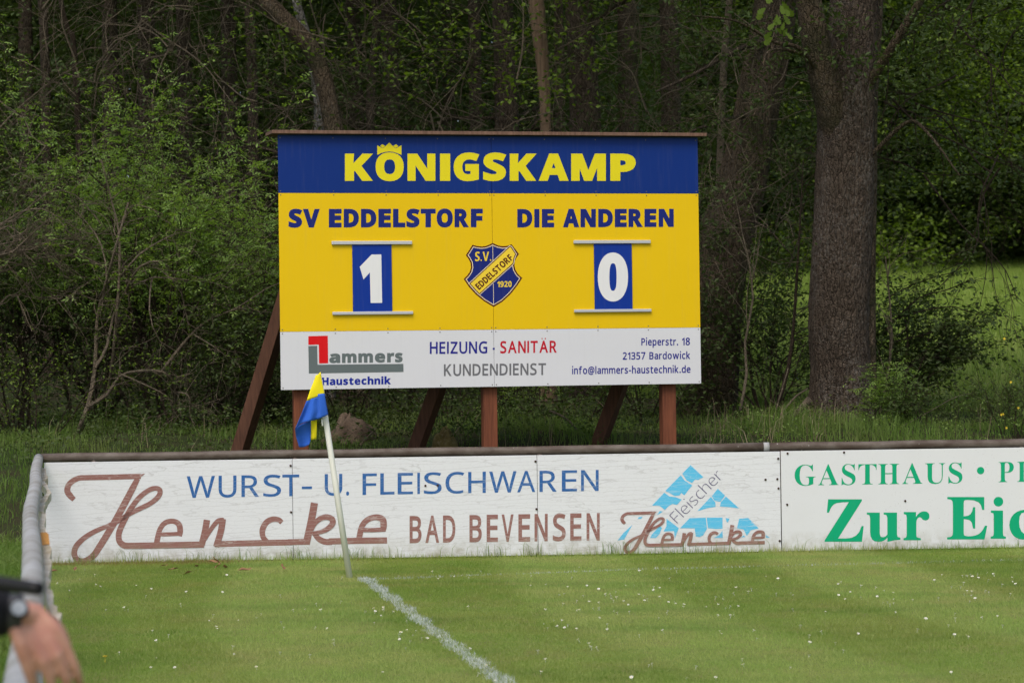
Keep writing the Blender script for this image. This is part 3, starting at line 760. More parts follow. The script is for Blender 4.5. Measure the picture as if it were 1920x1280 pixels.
class Face:
    """a flat board face: pixel <-> the board's own frame (u along, v up, off outwards)"""
    def __init__(self, origin, rz):
        self.o = np.array(origin, float)
        self.rz = rz
        self.u = np.array((math.cos(rz), math.sin(rz), 0))
        self.nrm = np.array((math.sin(rz), -math.cos(rz), 0))

    def hit(self, px, py, off=0.0):
        d = ray(px, py)
        o = self.o + self.nrm * off
        t = np.dot(o - CAMP, self.nrm) / np.dot(d, self.nrm)
        return CAMP + d * t

    def uv(self, px, py):
        p = self.hit(px, py) - self.o
        return np.dot(p, self.u), p[2]

    def w(self, u, v, off=0.0):
        return self.o + self.u * u + np.array((0, 0, v)) + self.nrm * off

    def poly(self, geo, cs, off):
        """fill contours given in pixels"""
        cs = [np.array([self.uv(*p) for p in c]) for c in cs]
        co = [Vector(p) for c in cs for p in c]
        ed, k = [], 0
        for c in cs:
            ed += [(k + i, k + (i + 1) % len(c)) for i in range(len(c))]
            k += len(c)
        vs, _, fs = delaunay_2d_cdt(co, ed, [], 0, 1e-7)[:3]
        F = []
        for f in fs:
            m = sum((vs[i] for i in f), Vector((0, 0))) / len(f)
            wn = 0
            for c in cs:
                x, y = c[:, 0] - m.x, c[:, 1] - m.y
                x2, y2 = np.roll(x, -1), np.roll(y, -1)
                up = (y <= 0) & (y2 > 0)
                dn = (y > 0) & (y2 <= 0)
                cr_ = x * y2 - x2 * y
                wn += int(np.sum(up & (cr_ > 0))) - int(np.sum(dn & (cr_ < 0)))
            if wn:
                a, b, c_ = (vs[i] for i in f)
                ar = (b.x - a.x) * (c_.y - a.y) - (b.y - a.y) * (c_.x - a.x)
                F.append(tuple(f) if ar > 0 else (f[0], f[2], f[1]))
        geo.add([self.w(q.x, q.y, off) for q in vs], F)

    def glyph(self, geo, key, x0, x1, base, top, bold=0.0, off=.001, cap=480.0, slant=0.0):
        cs = embolden(contours(key), bold)
        al = np.concatenate(cs)
        a, b = al[:, 0].min(), al[:, 0].max()
        cap = cap + bold
        out = []
        for c in cs:
            t = (c[:, 0] - a) / (b - a)
            x = x0 + t * (x1 - x0)
            yb = base[0] + (base[1] - base[0]) * (x - base[2]) / (base[3] - base[2]) if len(base) == 4 else base[0]
            yt = top[0] + (top[1] - top[0]) * (x - base[2]) / (base[3] - base[2]) if len(base) == 4 else top[0]
            y = yb + (c[:, 1] + bold) / (cap + bold) * (yt - yb)
            out.append(np.stack([x, y], 1))
        self.poly(geo, out, off)

    def word(self, geo, style, s, x0, x1, yb0, yb1, yt0, yt1, bold=0.0, gap=75, off=.001, cap=480.0, spans=None):
        """letters between the pixels x0..x1; base line yb0->yb1 and cap line yt0->yt1 over that range"""
        if spans is None:
            pos, x = [], 0.0
            for i, ch in enumerate(s):
                if ch == ' ':
                    x += 190
                    pos.append(None)
                    continue
                al = np.concatenate(embolden(contours(style + ch), bold))
                w = al[:, 0].max() - al[:, 0].min()
                pos.append((x, x + w))
                x += w + gap
            k = (x1 - x0) / (x - gap)
            spans = [None if p is None else (x0 + p[0] * k, x0 + p[1] * k) for p in pos]
        for ch, sp in zip(s, spans):
            if sp is None:
                continue
            self.glyph(geo, style + ch, sp[0], sp[1], (yb0, yb1, x0, x1), (yt0, yt1), bold, off, cap)

    def stroke(self, geo, pts, w, off, close=False):
        """a brush stroke along pixel points, width w pixels (number or per point)"""
        pts = smooth_line(np.array([p[:2] for p in pts], float), 5)
        n = len(pts)
        if not np.isscalar(w):
            w = np.interp(np.linspace(0, 1, n), np.linspace(0, 1, len(w)), w)
        T = np.gradient(pts, axis=0)
        T /= np.linalg.norm(T, axis=1)[:, None] + 1e-9
        N = np.stack([-T[:, 1], T[:, 0]], 1)
        h = (np.broadcast_to(w, (n,)) / 2)[:, None]
        A, B = pts + N * h, pts - N * h
        V = [self.w(*self.uv(*p), off) for p in A] + [self.w(*self.uv(*p), off) for p in B]
        F = [(i, i + 1, n + i + 1, n + i) for i in range(n - 1)]
        geo.add(V, F)


def smooth_line(p, k):
    if len(p) < 3:
        return p
    q = np.vstack([2 * p[0] - p[1], p, 2 * p[-1] - p[-2]])
    out = []
    for i in range(1, len(q) - 2):
        for j in range(k):
            t = j / k
            a, b, c, d = q[i - 1], q[i], q[i + 1], q[i + 2]
            out.append(.5 * ((2 * b) + (-a + c) * t + (2 * a - 5 * b + 4 * c - d) * t * t + (-a + 3 * b - 3 * c + d) * t ** 3))
    out.append(p[-1])
    return np.array(out)


# ------------------------------------------------------------------ the scoreboard
SB_L = P(521, 253, 21.2)
SB_R = P(1310.5, 257, 22.0)
sb_rz = math.atan2(SB_R[1] - SB_L[1], SB_R[0] - SB_L[0])
sb_o = (SB_L + SB_R) / 2
sb_gz = float(ground_h(sb_o[0], sb_o[1]))
SBF = Face((sb_o[0], sb_o[1], 0), sb_rz)
BL, BR = SBF.uv(526.5, 732), SBF.uv(1312, 718)
TL, TR = SBF.uv(521, 253), SBF.uv(1310.5, 257)
u0, u1 = (BL[0] + TL[0]) / 2, (BR[0] + TR[0]) / 2
zb, zt = (BL[1] + BR[1]) / 2, (TL[1] + TR[1]) / 2
z_y = (SBF.uv(525, 622)[1] + SBF.uv(1311, 614)[1]) / 2      # yellow / white joint
z_b = (SBF.uv(523, 362)[1] + SBF.uv(1311, 363)[1]) / 2      # blue / yellow joint
um = (SBF.uv(921, 300)[0] + SBF.uv(927, 700)[0]) / 2
sb = thing('scoreboard', 'big blue, yellow and white football scoreboard on red-brown timber posts behind the barrier',
           'scoreboard', (sb_o[0], sb_o[1], sb_gz), sb_rz)


def sbox(geo, ua, ub, va, vb, d0, d1):
    """box in the face frame: u range, height range, distance range (positive towards the viewer)"""
    c = SBF.w((ua + ub) / 2, (va + vb) / 2, (d0 + d1) / 2)
    geo.box(c, (ub - ua, abs(d1 - d0), vb - va), sb_rz)
    return geo


for nm, za, zb2, mt in (('blue_panel', z_b, zt, 'blue'), ('yellow_panel', z_y, z_b, 'yellow'), ('white_panel', zb, z_y, 'white')):
    for ua, ub in ((u0, um - .0015), (um + .0015, u1)):
        obj(nm, sbox(Geo(), ua, ub, za + .001, zb2 - .001, -.012, 0), M[mt], sb, bevel=.0008)
# backing frame behind the panels
for zz in (zb + .06, z_y, z_b, zt - .07):
    obj('batten', sbox(Geo(), u0 + .04, u1 - .04, zz - .045, zz + .045, -.055, -.0125), M['wood_brace'], sb)
# posts
for pxb in (566, 922, 1258.5):
    uc = SBF.uv(pxb, 780)[0]
    obj('post', sbox(Geo(), uc - .0675, uc + .0675, .3, zt - .05, -.195, -.058), M['wood_red'], sb, bevel=.006)
    for zz in (zb + .06, z_y):
        pb = SBF.w(uc, zz - .0, -.195)
# slanting braces: from the post backwards and to the side
for (tx, ty), (bx, by) in (((600, 350), (452, 838)), ((952, 360), (781, 838)), ((1292, 372), (1120, 838))):
    top = SBF.hit(tx, ty, -.26)
    bot = SBF.hit(bx, by, -1.05)
    d = bot - top
    bot = bot + d * .35
    T = d / np.linalg.norm(d)
    side = np.cross(T, SBF.nrm)
    side /= np.linalg.norm(side)
    frn = np.cross(side, T)
    # a squared timber turned so that one corner looks at the pitch
    a = R(-33)
    e1 = side * math.cos(a) + frn * math.sin(a)
    e2 = -side * math.sin(a) + frn * math.cos(a)
    V = [q + e1 * sx * .062 + e2 * sy * .075 for q in (top, bot) for sx, sy in ((-1, -1), (1, -1), (1, 1), (-1, 1))]
    obj('brace', Geo().add(V, [(0, 1, 2, 3), (7, 6, 5, 4), (0, 4, 5, 1), (1, 5, 6, 2), (2, 6, 7, 3), (3, 7, 4, 0)]), M['wood_brace'], sb, bevel=.005)
# roof plank
g = Geo()
rl, rr = SBF.uv(509, 250)[0], SBF.uv(1322, 253)[0]
V = []
for uu in (rl, rr):
    for dd, zz in ((.06, zt + .004), (.06, zt + .036), (-.62, zt + .078), (-.62, zt + .046)):
        V.append(SBF.w(uu, zz, dd))
g.add(V, [(0, 1, 2, 3), (7, 6, 5, 4), (0, 4, 5, 1), (1, 5, 6, 2), (2, 6, 7, 3), (3, 7, 4, 0)])
obj('roof', g, M['wood_roof'], sb, bevel=.003)

# ---- lettering of the blue panel
cr = lambda pts, ox, oy, k: [(ox + x / k, oy + y / k) for x, y in pts]
g = Geo()
for ch, a, b in (('K', 646.6, 699.5), ('O', 704.1, 757), ('N', 764, 816.3), ('I', 824.9, 844.1), ('G', 850.5, 898.6),
                 ('S', 905.7, 949.3), ('K', 955.7, 1006.1), ('A', 1010, 1066.1), ('M', 1070.9, 1136), ('P', 1144.3, 1192.2)):
    ov = 1.6 if ch in 'OGS' else 0
    SBF.glyph(g, 'B' + ch, a, b, (339.2 + ov * 0,), (288.2 - ov,), 23 if ch != 'I' else 0)
obj('lettering', g, M['lemon'], sb)
g = Geo()
K1 = 4.571
arc = [(1155, 278), (1120, 262), (1085, 252), (1050, 248), (1015, 252), (980, 262), (948, 277)]
SBF.poly(g, [cr([(947, 195), (996, 222), (1050, 172), (1104, 222), (1155, 195)] + arc, 500, 230, K1)], .001)
SBF.poly(g, [cr([(972, 202), (990, 185), (1016, 200), (996, 219)], 500, 230, K1)], .0007)
SBF.poly(g, [cr([(1084, 200), (1109, 185), (1130, 202), (1104, 219)], 500, 230, K1)], .0007)
obj('crown_emblem', g, M['lemon'], sb)

# ---- team names
g = Geo()
sp = [(541, 566.7), (567.8, 599.5), None, (616.6, 640.4), (644.4, 672.8), (676.8, 705.6), (709.4, 733), (736.9, 759.9), (761.9, 787), (788.8, 816.8), (818.7, 848.9), (852.2, 879.1), (882.8, 905.2)]
SBF.word(g, 'B', 'SV EDDELSTORF', 541, 905, 426.7, 426, 391.8, 391.4, 26, spans=sp)
obj('lettering', g, M['navy'], sb)
g = Geo()
sp = [(969.9, 998.1), (1001.7, 1011.4), (1016, 1038.9), None, (1055.4, 1086.1), (1088.4, 1117.2), (1121.6, 1149.1), (1152.7, 1175), (1178.4, 1205.2), (1208.4, 1230.7), (1235, 1263.2)]
SBF.word(g, 'B', 'DIE ANDEREN', 970, 1263, 426.6, 425.4, 392, 391.6, 26, spans=sp)
obj('lettering', g, M['navy'], sb)

# ---- plate rails and the hung number plates
for (xa, ya, xb_, yb_, h) in ((621.5, 455.5, 772, 455.0, 6.4), (623, 587.3, 774, 586.4, 5.6), (1075, 454, 1219, 453.2, 6.2), (1076, 583, 1220.5, 581.6, 5.4)):
    ua, va = SBF.uv(xa, ya)
    ub, vb = SBF.uv(xb_, yb_)
    v = (va + vb) / 2
    h = h / 4267 * 21.6
    obj('plate_rail', sbox(Geo(), ua, ub, v - h / 2, v + h / 2, .0006, .022), M['aluminium'], sb, bevel=.003)


def plate(x0, x1, y0, y1, label):
    ua, vb = SBF.uv(x0, y0)
    ub, va = SBF.uv(x1, y1)
    c = SBF.w((ua + ub) / 2, va, .01)
    t = thing('number_plate', label, 'number plate', c, sb_rz, 'score number plates')
    obj('plate', sbox(Geo(), ua, ub, va, vb, .004, .010), M['plate_blue'], t, bevel=.001)
    return t


t = plate(660, 735.3, 457, 585.5, 'blue plate with a white figure 1 under the home team name')
g = Geo()
SBF.poly(g, [cr([(692, 297), (837, 297), (849, 1022), (677, 1024), (666, 566), (570, 670), (513, 483)], 610, 440, 8)], .0108)
obj('figure', g, M['plate_white'], t)
t = plate(1113, 1185.7, 455.5, 580.5, 'blue plate with a white figure 0 under the away team name')
g = Geo()
th = np.linspace(0, 2 * math.pi, 40, endpoint=False)
se = lambda v, e: np.sign(v) * np.abs(v) ** e
o1 = np.stack([710 + 227 * se(np.cos(th), .92), 635 + 367 * se(np.sin(th), .92)], 1)
o2 = np.stack([711 + 54 * se(np.cos(th), .7), 635 + 206 * se(np.sin(th), .8)], 1)[::-1]
SBF.poly(g, [cr(o1, 1060, 440, 8), cr(o2, 1060, 440, 8)], .0108)
obj('figure', g, M['plate_white'], t)

# ---- club crest
K5 = 8.535


def crest_outline(s):
    """half outlines traced once; s shrinks towards the centre"""
    key = [(713, 133), (655, 163), (600, 182), (540, 190), (470, 182), (390, 162), (340, 245), (285, 328), (330, 390), (360, 450), (368, 520), (350, 590), (310, 650), (250, 710),
           (340, 840), (450, 960), (580, 1065), (730, 1155), (870, 1070), (1000, 950), (1100, 825), (1188, 692), (1120, 630), (1078, 560), (1062, 490), (1070, 420), (1095, 365), (1135, 310), (1080, 235), (1018, 155), (950, 178), (880, 186), (810, 175), (760, 155)]
    return [(x, y) for x, y in key]


def shrink(pts, d):
    """inset a pixel outline by d"""
    c = np.array(pts, float)
    return [tuple(p) for p in embolden([c], -d)[0]]


base_o = crest_outline(0)
crest = Geo()
SBF.poly(crest, [cr(base_o, 840, 440, K5)], .0008)
crest_ob = obj('crest', crest, M['crest_brown'], sb)
g = Geo()
SBF.poly(g, [cr(shrink(base_o, 24), 840, 440, K5)], .0012)
obj('crest_line', g, M['crest_cream'], crest_ob)
g = Geo()
SBF.poly(g, [cr(shrink(base_o, 36), 840, 440, K5)], .0016)
obj('crest_field', g, M['navy'], crest_ob)


def band(d):
    b = [(335, 782), (985, 180), (1018, 192), (1092, 308), (1060, 395), (1050, 465), (500, 962)]
    return shrink(b, d)


for d, off, mt, nm in ((-8, .0020, 'crest_cream', 'crest_line'), (3, .0024, 'crest_brown', 'crest_band_edge'), (17, .0028, 'crest_yellow', 'crest_band')):
    g = Geo()
    SBF.poly(g, [cr(band(d), 840, 440, K5)], off)
    obj(nm, g, M[mt], crest_ob)
g = Geo()
bx, by = np.array((497, 885.0)), np.array((1046, 385.0))     # base line of the band lettering
ux = (by - bx) / np.linalg.norm(by - bx)
vx = np.array((ux[1], -ux[0]))
L = np.linalg.norm(by - bx)
sx, x = [], 0.0
for ch in 'EDDELSTORF':
    al = np.concatenate(embolden(contours('B' + ch), 8))
    w = al[:, 0].max() - al[:, 0].min()
    sx.append((x, w))
    x += w + 62
k = L / (x - 62)
for ch, (xx, w) in zip('EDDELSTORF', sx):
    cs = embolden(contours('B' + ch), 8)
    a0 = np.concatenate(cs)[:, 0].min()
    SBF.poly(g, [cr([tuple(bx + ux * ((p[0] - a0 + xx) * k) + vx * (p[1] / 480 * 104)) for p in c], 840, 440, K5) for c in cs], .0032)
obj('crest_lettering', g, M['crest_brown'], crest_ob)
g = Geo()
SBF.word(g, 'B', 'S.V.', 840 + 432 / K5, 840 + 690 / K5, 440 + 423 / K5, 440 + 418 / K5, 440 + 274 / K5, 440 + 271 / K5, 0, 55, .0021)
SBF.word(g, 'B', '1920', 840 + 787 / K5, 840 + 1018 / K5, 440 + 838 / K5, 440 + 835 / K5, 440 + 746 / K5, 440 + 742 / K5, 6, 50, .0021)
obj('crest_lettering', g, M['crest_yellow'], crest_ob)
# the joint of the two panels shows through as a fine pale line
g = Geo()
c1, c2 = SBF.uv(923.5, 458)[0], SBF.uv(926, 570)[0]
for ya, yb_ in ((461, 490), (532, 571)):
    xa, xb_ = 923.7 + (ya - 460) * .016, 923.7 + (yb_ - 460) * .016
    SBF.poly(g, [[(xa - .45, ya), (xa + .45, ya), (xb_ + .45, yb_), (xb_ - .45, yb_)]], .0026 if ya < 500 else .0026)
obj('crest_joint', g, M['crest_cream'], crest_ob)

# ---- sponsor lettering on the white panel
K3 = 4.364
g = Geo()
SBF.poly(g, [cr([(340, 175), (500, 171), (503, 396), (429, 398), (426, 243), (341, 246)], 500, 590, K3)], .001)
obj('logo_hook', g, M['red'], sb)
g = Geo()
SBF.poly(g, [cr([(341, 255), (413, 253), (416, 408), (1118, 401), (1120, 467), (345, 480)], 500, 590, K3)], .001)
f3 = lambda x: 500 + x / K3
sp = [(f3(512), f3(602)), (f3(616), f3(735)), (f3(750), f3(870)), (f3(885), f3(970)), (f3(985), f3(1044)), (f3(1050), f3(1113))]
SBF.word(g, 'B', 'ammers', f3(512), f3(1113), 590 + 395 / K3, 590 + 388 / K3, 590 + 318 / K3, 590 + 311 / K3, 24, spans=sp, cap=367.0)
obj('logo_lettering', g, M['logo_grey'], sb)
g = Geo()
SBF.word(g, 'B', 'Haustechnik', f3(452), f3(1017), 590 + 576 / K3, 590 + 568 / K3, 590 + 513 / K3, 590 + 505 / K3, 16, 58)
obj('lettering', g, M['haus_blue'], sb)
g = Geo()
SBF.word(g, 'R', 'HEIZUNG', 805.9, 913.6, 663.4, 662.3, 640.8, 639.8, 15, 85)
SBF.poly(g, [[(924, 651.8), (927.6, 651.8), (927.6, 655.6), (924, 655.6)]], .001)
obj('lettering', g, M['violet'], sb)
for wds in ((('Pieperstr.', 1202.5, 1271.5, 647.6, 647.4, 633.8, 633.3), ('18', 1278.5, 1293.7, 647.3, 647, 633.2, 632.8)),
            (('21357', 1167.6, 1210, 674.2, 673.6, 660.3, 659.8), ('Bardowick', 1217.5, 1294.2, 673.5, 672.8, 659.8, 659.0)),
            (('info@lammers-haustechnik.de', 1072.5, 1294.7, 701.4, 698.6, 687.2, 685.0),)):
    g = Geo()
    for wd_ in wds:
        SBF.word(g, 'R', *wd_, 17, 75)
    obj('lettering', g, M['violet'], sb)
g = Geo()
SBF.word(g, 'R', 'SANITÄR', 937.8, 1043.9, 662.2, 660.8, 639.4, 638.4, 18, 82)
obj('lettering', g, M['crimson'], sb)
g = Geo()
SBF.word(g, 'R', 'KUNDENDIENST', 832.3, 1023.7, 704.8, 702.6, 682.6, 680.6, 15, 88)
obj('lettering', g, M['text_grey'], sb)
# screws along the panel edges
scr = None
us = np.linspace(u0 + .02, um - .02, 5).tolist() + np.linspace(um + .02, u1 - .02, 5).tolist()
for v in (zb + .02, z_y - .018, z_y + .02, z_b - .018, z_b + .018, zt - .03):
    for uu in us:
        if scr is None:
            g = Geo()
            a = np.linspace(0, 2 * math.pi, 8, endpoint=False)
            V = [SBF.w(uu + .006 * math.cos(q), v + .006 * math.sin(q), .0006) for q in a] + [SBF.w(uu + .004 * math.cos(q), v + .004 * math.sin(q), .003) for q in a]
            g.add(V, [(i, (i + 1) % 8, 8 + (i + 1) % 8, 8 + i) for i in range(8)])
            g.f.append(np.array([[8 + i for i in range(8)]]))
            scr = obj('screw', g, M['screw'], sb)
            s_uv = (uu, v)
        else:
            c = scr.copy()
            COL.objects.link(c)
            c.parent = sb
            c.location = (uu - s_uv[0], 0, v - s_uv[1])

# ------------------------------------------------------------------ barrier with the advertising boards
A_L = PZ(83, 1058, 0.0)
A_R = PZ(1920, 1027.5, 0.0)
ad_rz = math.atan2(A_R[1] - A_L[1], A_R[0] - A_L[0])
ADF = Face((A_L[0], A_L[1], 0), ad_rz)
ad_top = (ADF.uv(85, 867.5)[1] + ADF.uv(1463, 845.5)[1]) / 2
uA, uB1, uB2, uE = ADF.uv(83.5, 960)[0], ADF.uv(549, 960)[0], ADF.uv(1008, 945)[0], ADF.uv(1464.5, 940)[0]


def adbox(geo, ua, ub, va, vb, d0, d1):
    c = ADF.w((ua + ub) / 2, (va + vb) / 2, (d0 + d1) / 2)
    return geo.box(c, (ub - ua, abs(d1 - d0), vb - va), ad_rz)


c0 = ADF.w((uA + uE) / 2, 0)
ad1 = thing('advertising_board', 'long white butcher advertising board of three cracked panels with brown script lettering', 'advertising board', c0, ad_rz, 'advertising boards along the barrier')
for ua, ub in ((uA, uB1 - .002), (uB1 + .002, uB2 - .002), (uB2 + .002, uE - .004)):
    obj('panel', adbox(Geo(), ua, ub, .01, ad_top, -.015, 0), M['board_white'], ad1, bevel=.001)
K6, K7, K8 = 3.4286, 4.174, 3.556
p6 = lambda *pts: [(x / K6, 820 + y / K6) for x, y in pts]
p7 = lambda *pts: [(540 + x / K7, 820 + y / K7) for x, y in pts]
BROWN = [
    (p6((476, 398), (452, 374), (432, 340), (448, 295), (500, 262), (560, 257), (700, 254), (905, 248)), [9, 11.5, 11.5, 10.5, 10, 10, 10, 10]),
    (p6((868, 262), (930, 232)), [11, 1]),
    (p6((885, 262), (850, 330), (800, 425), (740, 535), (690, 620), (640, 700), (600, 758), (550, 789), (505, 788), (478, 752), (488, 700), (540, 645), (610, 602), (690, 568)), [9.5, 12, 12.5, 12.5, 12.5, 12.5, 12, 10.5, 10.5, 11, 10.5, 9.5, 9, 8]),
    (p6((690, 568), (760, 535), (830, 490), (900, 455), (970, 420), (1020, 375), (1028, 338), (1000, 325), (955, 338), (895, 385), (845, 450), (800, 530), (768, 600), (763, 645), (775, 675), (805, 693), (860, 694)), [8, 9, 9, 9, 9, 9.5, 9.5, 9, 9, 9.5, 10, 10.5, 11, 11, 11.5, 12, 11.5]),
    (p6((855, 694), (1080, 690), (1312, 686)), 11.6),
    (p6((1005, 700), (1012, 650), (1030, 585), (1065, 545), (1115, 537), (1150, 558), (1158, 600), (1152, 632)), [11, 10.5, 9.5, 9.5, 9.5, 11, 11, 10]),
    (p6((1158, 617), (1090, 620), (1028, 621)), 7.6),
    (p6((1330, 528), (1318, 600), (1296, 690)), 12),
    (p6((1316, 655), (1355, 590), (1400, 536), (1440, 525)), [7, 8, 9, 7]),
    (p6((1432, 522), (1420, 600), (1390, 700)), 12),
    (p6((1380, 684), (1560, 679), (1880, 672)), 11.2),
    (p6((1812, 545), (1790, 527), (1752, 524), (1712, 545), (1688, 590), (1690, 635), (1716, 668)), [9, 9.5, 10.5, 11, 11, 10, 9]),
    (p7((0, 816), (160, 814)), 11),
    (p7((207, 510), (182, 650), (142, 833)), 13.5),
    (p7((180, 730), (210, 670), (255, 632), (305, 620), (345, 638), (348, 672), (315, 708), (262, 735), (192, 748)), [7, 9, 10, 10.5, 11, 11, 10, 8, 7]),
    (p7((200, 742), (240, 790), (290, 814), (345, 815)), [9, 11, 11.5, 11.5]),
    (p7((320, 811), (540, 806), (775, 803)), 11.6),
    (p7((555, 822), (560, 770), (580, 690), (625, 640), (690, 622), (740, 640), (748, 690), (742, 732)), [11, 11, 10.5, 10.5, 11, 12.5, 12.5, 10]),
    (p7((748, 718), (665, 722), (582, 722)), 8),
]
g = Geo()
for i, (pts, w) in enumerate(BROWN):
    ADF.stroke(g, pts, w, .0010 + .0005 * (i % 5))
obj('script_lettering', g, M['ink_brown'], ad1)
g = Geo()
# the small script on the mountain logo: the same strokes, smaller, set lower
for i, (pts, w) in enumerate(BROWN):
    q = [(1163 + (x - 119) * .4465, 959 + (y - 888.5 + (x - 119) * .0095) * .468 - (x - 119) * .4465 * .012) for x, y in pts]
    ADF.stroke(g, q, (np.array(w) * .55 if not np.isscalar(w) else w * .55), .0022 + .0005 * (i % 5))
obj('script_lettering', g, M['ink_brown'], ad1)
g = Geo()
sp = [(350, 403), (409.8, 443.3), (452.7, 485.6), (493.5, 527), (529.4, 561), (565.9, 585), None, (608.8, 641.8), (649, 654.5), None, (679.7, 706.5), (713, 739.6), (745.6, 774.3), (782.5, 787.3), (794.7, 828.2), (835.2, 870.6), (877.8, 910.9), (917.3, 968.4), (969.8, 1003.6), (1011.5, 1043.8), (1053.4, 1081.8), (1089.4, 1122.5)]
ADF.word(g, 'R', 'WURST- U. FLEISCHWAREN', 350, 1122.5, 933, 919.8, 892.3, 880.4, 4, spans=sp)
obj('lettering', g, M['ink_blue'], ad1)
g = Geo()
sp = [(768, 790.4), (797.5, 823.4), (830.6, 853.8), None, (880.2, 903.4), (912.5, 933.6), (940.6, 962.9), (972, 994), (1002.2, 1026.9), (1036.5, 1060.7), (1069.1, 1090.2), (1099.8, 1124.5)]
ADF.word(g, 'R', 'BAD BEVENSEN', 768, 1124.5, 1017.8, 1012.6, 966.8, 961, 16, spans=sp)
obj('lettering', g, M['ink_brown'], ad1)
p8 = lambda *pts: [(960 + x / K8, 820 + y / K8) for x, y in pts]
g = Geo()
for pl in (((1190, 183), (1276, 263), (1240, 282), (1222, 278), (1200, 302), (1165, 285), (1135, 240)),
           ((1125, 250), (1150, 285), (1203, 318), (1175, 350), (1150, 384), (1128, 368), (1118, 385), (1085, 388), (1022, 355)),
           ((1016, 366), (1050, 392), (1090, 396), (1132, 412), (1100, 448), (1070, 442), (1045, 455), (1020, 482), (985, 455), (934, 452)),
           ((1372, 340), (1420, 385), (1392, 425), (1374, 425), (1350, 420), (1332, 390)),
           ((1326, 394), (1356, 432), (1358, 460), (1300, 470), (1236, 490)),
           ((1426, 392), (1515, 471), (1460, 464), (1386, 458), (1392, 430)),
           ((1186, 535), (1292, 533), (1300, 605), (1275, 650), (1250, 662), (1225, 658), (1218, 604), (1120, 603)),
           ((1298, 533), (1404, 532), (1404, 605), (1360, 608), (1306, 602)),
           ((1425, 535), (1450, 540), (1440, 565), (1430, 560)),
           ((1515, 540), (1575, 535), (1645, 604), (1592, 616), (1566, 655), (1545, 612), (1500, 603)),
           ((1030, 540), (1112, 602), (1086, 672), (1080, 622), (1010, 625), (1030, 590)),
           ((985, 590), (1000, 600), (985, 640), (960, 668), (920, 668), (932, 645)),
           ((803, 580), (748, 678), (704, 684), (742, 636)),
           ((985, 488), (1006, 492), (975, 512), (966, 516)),
           ((845, 530), (872, 525), (860, 540), (838, 542)),
           ((1403, 620), (1406, 668), (1342, 668), (1380, 650)),
           ((1545, 650), (1556, 662), (1530, 664)),
           ((1694, 648), (1720, 667), (1692, 666))):
    ADF.poly(g, [p8(*pl)], .0012)
obj('mountain_logo', g, M['ink_cyan'], ad1)
g = Geo()
bx, by = np.array((1104, 574.0)), np.array((1412, 262.0))
ux = (by - bx) / np.linalg.norm(by - bx)
vx = np.array((ux[1], -ux[0]))
sx, x = [], 0.0
for ch in 'Fleischer':
    al = np.concatenate(embolden(contours('R' + ch), -14))
    sx.append((x, al[:, 0].min()))
    x += al[:, 0].max() - al[:, 0].min() + 78
k = np.linalg.norm(by - bx) / (x - 78)
for ch, (xx, a0) in zip('Fleischer', sx):
    ADF.poly(g, [p8(*[tuple(bx + ux * ((p[0] - a0 + xx) * k) + vx * (p[1] / 480 * 82)) for p in c]) for c in embolden(contours('R' + ch), -14)], .0016)
obj('lettering', g, M['ink_slate'], ad1)
# bolts
bolt = None
for x, y in p6((1868, 180), (1871, 479), (1876, 782)) + p7((200, 960), (1075, 376), (1172, 373), (1630, 930)) + p8((156, 158), (163, 476), (167, 780), (1775, 140), (1769, 276), (1690, 280), (1777, 338), (1785, 688), (1172, 770), (1222, 776)):
    uu, v = ADF.uv(x, y)
    if bolt is None:
        g = Geo()
        a = np.linspace(0, 2 * math.pi, 10, endpoint=False)
        V = [ADF.w(uu + r_ * math.cos(q), v + r_ * math.sin(q), o_) for r_, o_ in ((.0095, .0005), (.0095, .004), (.006, .008)) for q in a]
        g.add(V, [(j * 10 + i, j * 10 + (i + 1) % 10, (j + 1) * 10 + (i + 1) % 10, (j + 1) * 10 + i) for j in (0, 1) for i in range(10)])
        g.f.append(np.array([[20 + i for i in range(10)]]))
        bolt, b_uv = obj('bolt', g, M['rust_bolt'], ad1), (uu, v)
    else:
        c = bolt.copy()
        COL.objects.link(c)
        c.parent = ad1
        c.location = (uu - b_uv[0], 0, v - b_uv[1])

# ---- the second advertiser
ad2 = thing('advertising_board', 'speckled white advertising board of an inn with green serif lettering at the right', 'advertising board', ADF.w(uE + 2, 0), ad_rz, 'advertising boards along the barrier')
ad2_top = (ADF.uv(1466, 845.5)[1] + ADF.uv(1919, 838.5)[1]) / 2
obj('panel', adbox(Geo(), uE + .004, uE + 4.0, .01, ad2_top, -.015, 0), M['board_speckled'], ad2, bevel=.001)
K9 = 3.918
f9 = lambda x: 1430 + x / K9
g = Geo()
sp = [(f9(a), f9(b)) for a, b in ((235, 390), (408, 557), (580, 683), (703, 837), (850, 1002), (1025, 1172), (1193, 1340), (1365, 1468))]
ADF.word(g, 'S', 'GASTHAUS', f9(235), f9(1468), 800 + 430 / K9, 800 + 411 / K9, 800 + 272 / K9, 800 + 255 / K9, -4, spans=sp, cap=480)
a = np.linspace(0, 2 * math.pi, 24, endpoint=False)
ADF.poly(g, [[(f9(1601 + 27 * math.cos(q)), 800 + (320 + 27 * math.sin(q)) / K9) for q in a]], .001)
ADF.word(g, 'S', 'PE', f9(1733), f9(2000), 800 + 405 / K9, 800 + 400 / K9, 800 + 250 / K9, 800 + 245 / K9, -4, spans=[(f9(1733), f9(1845)), (f9(1870), f9(1992))])
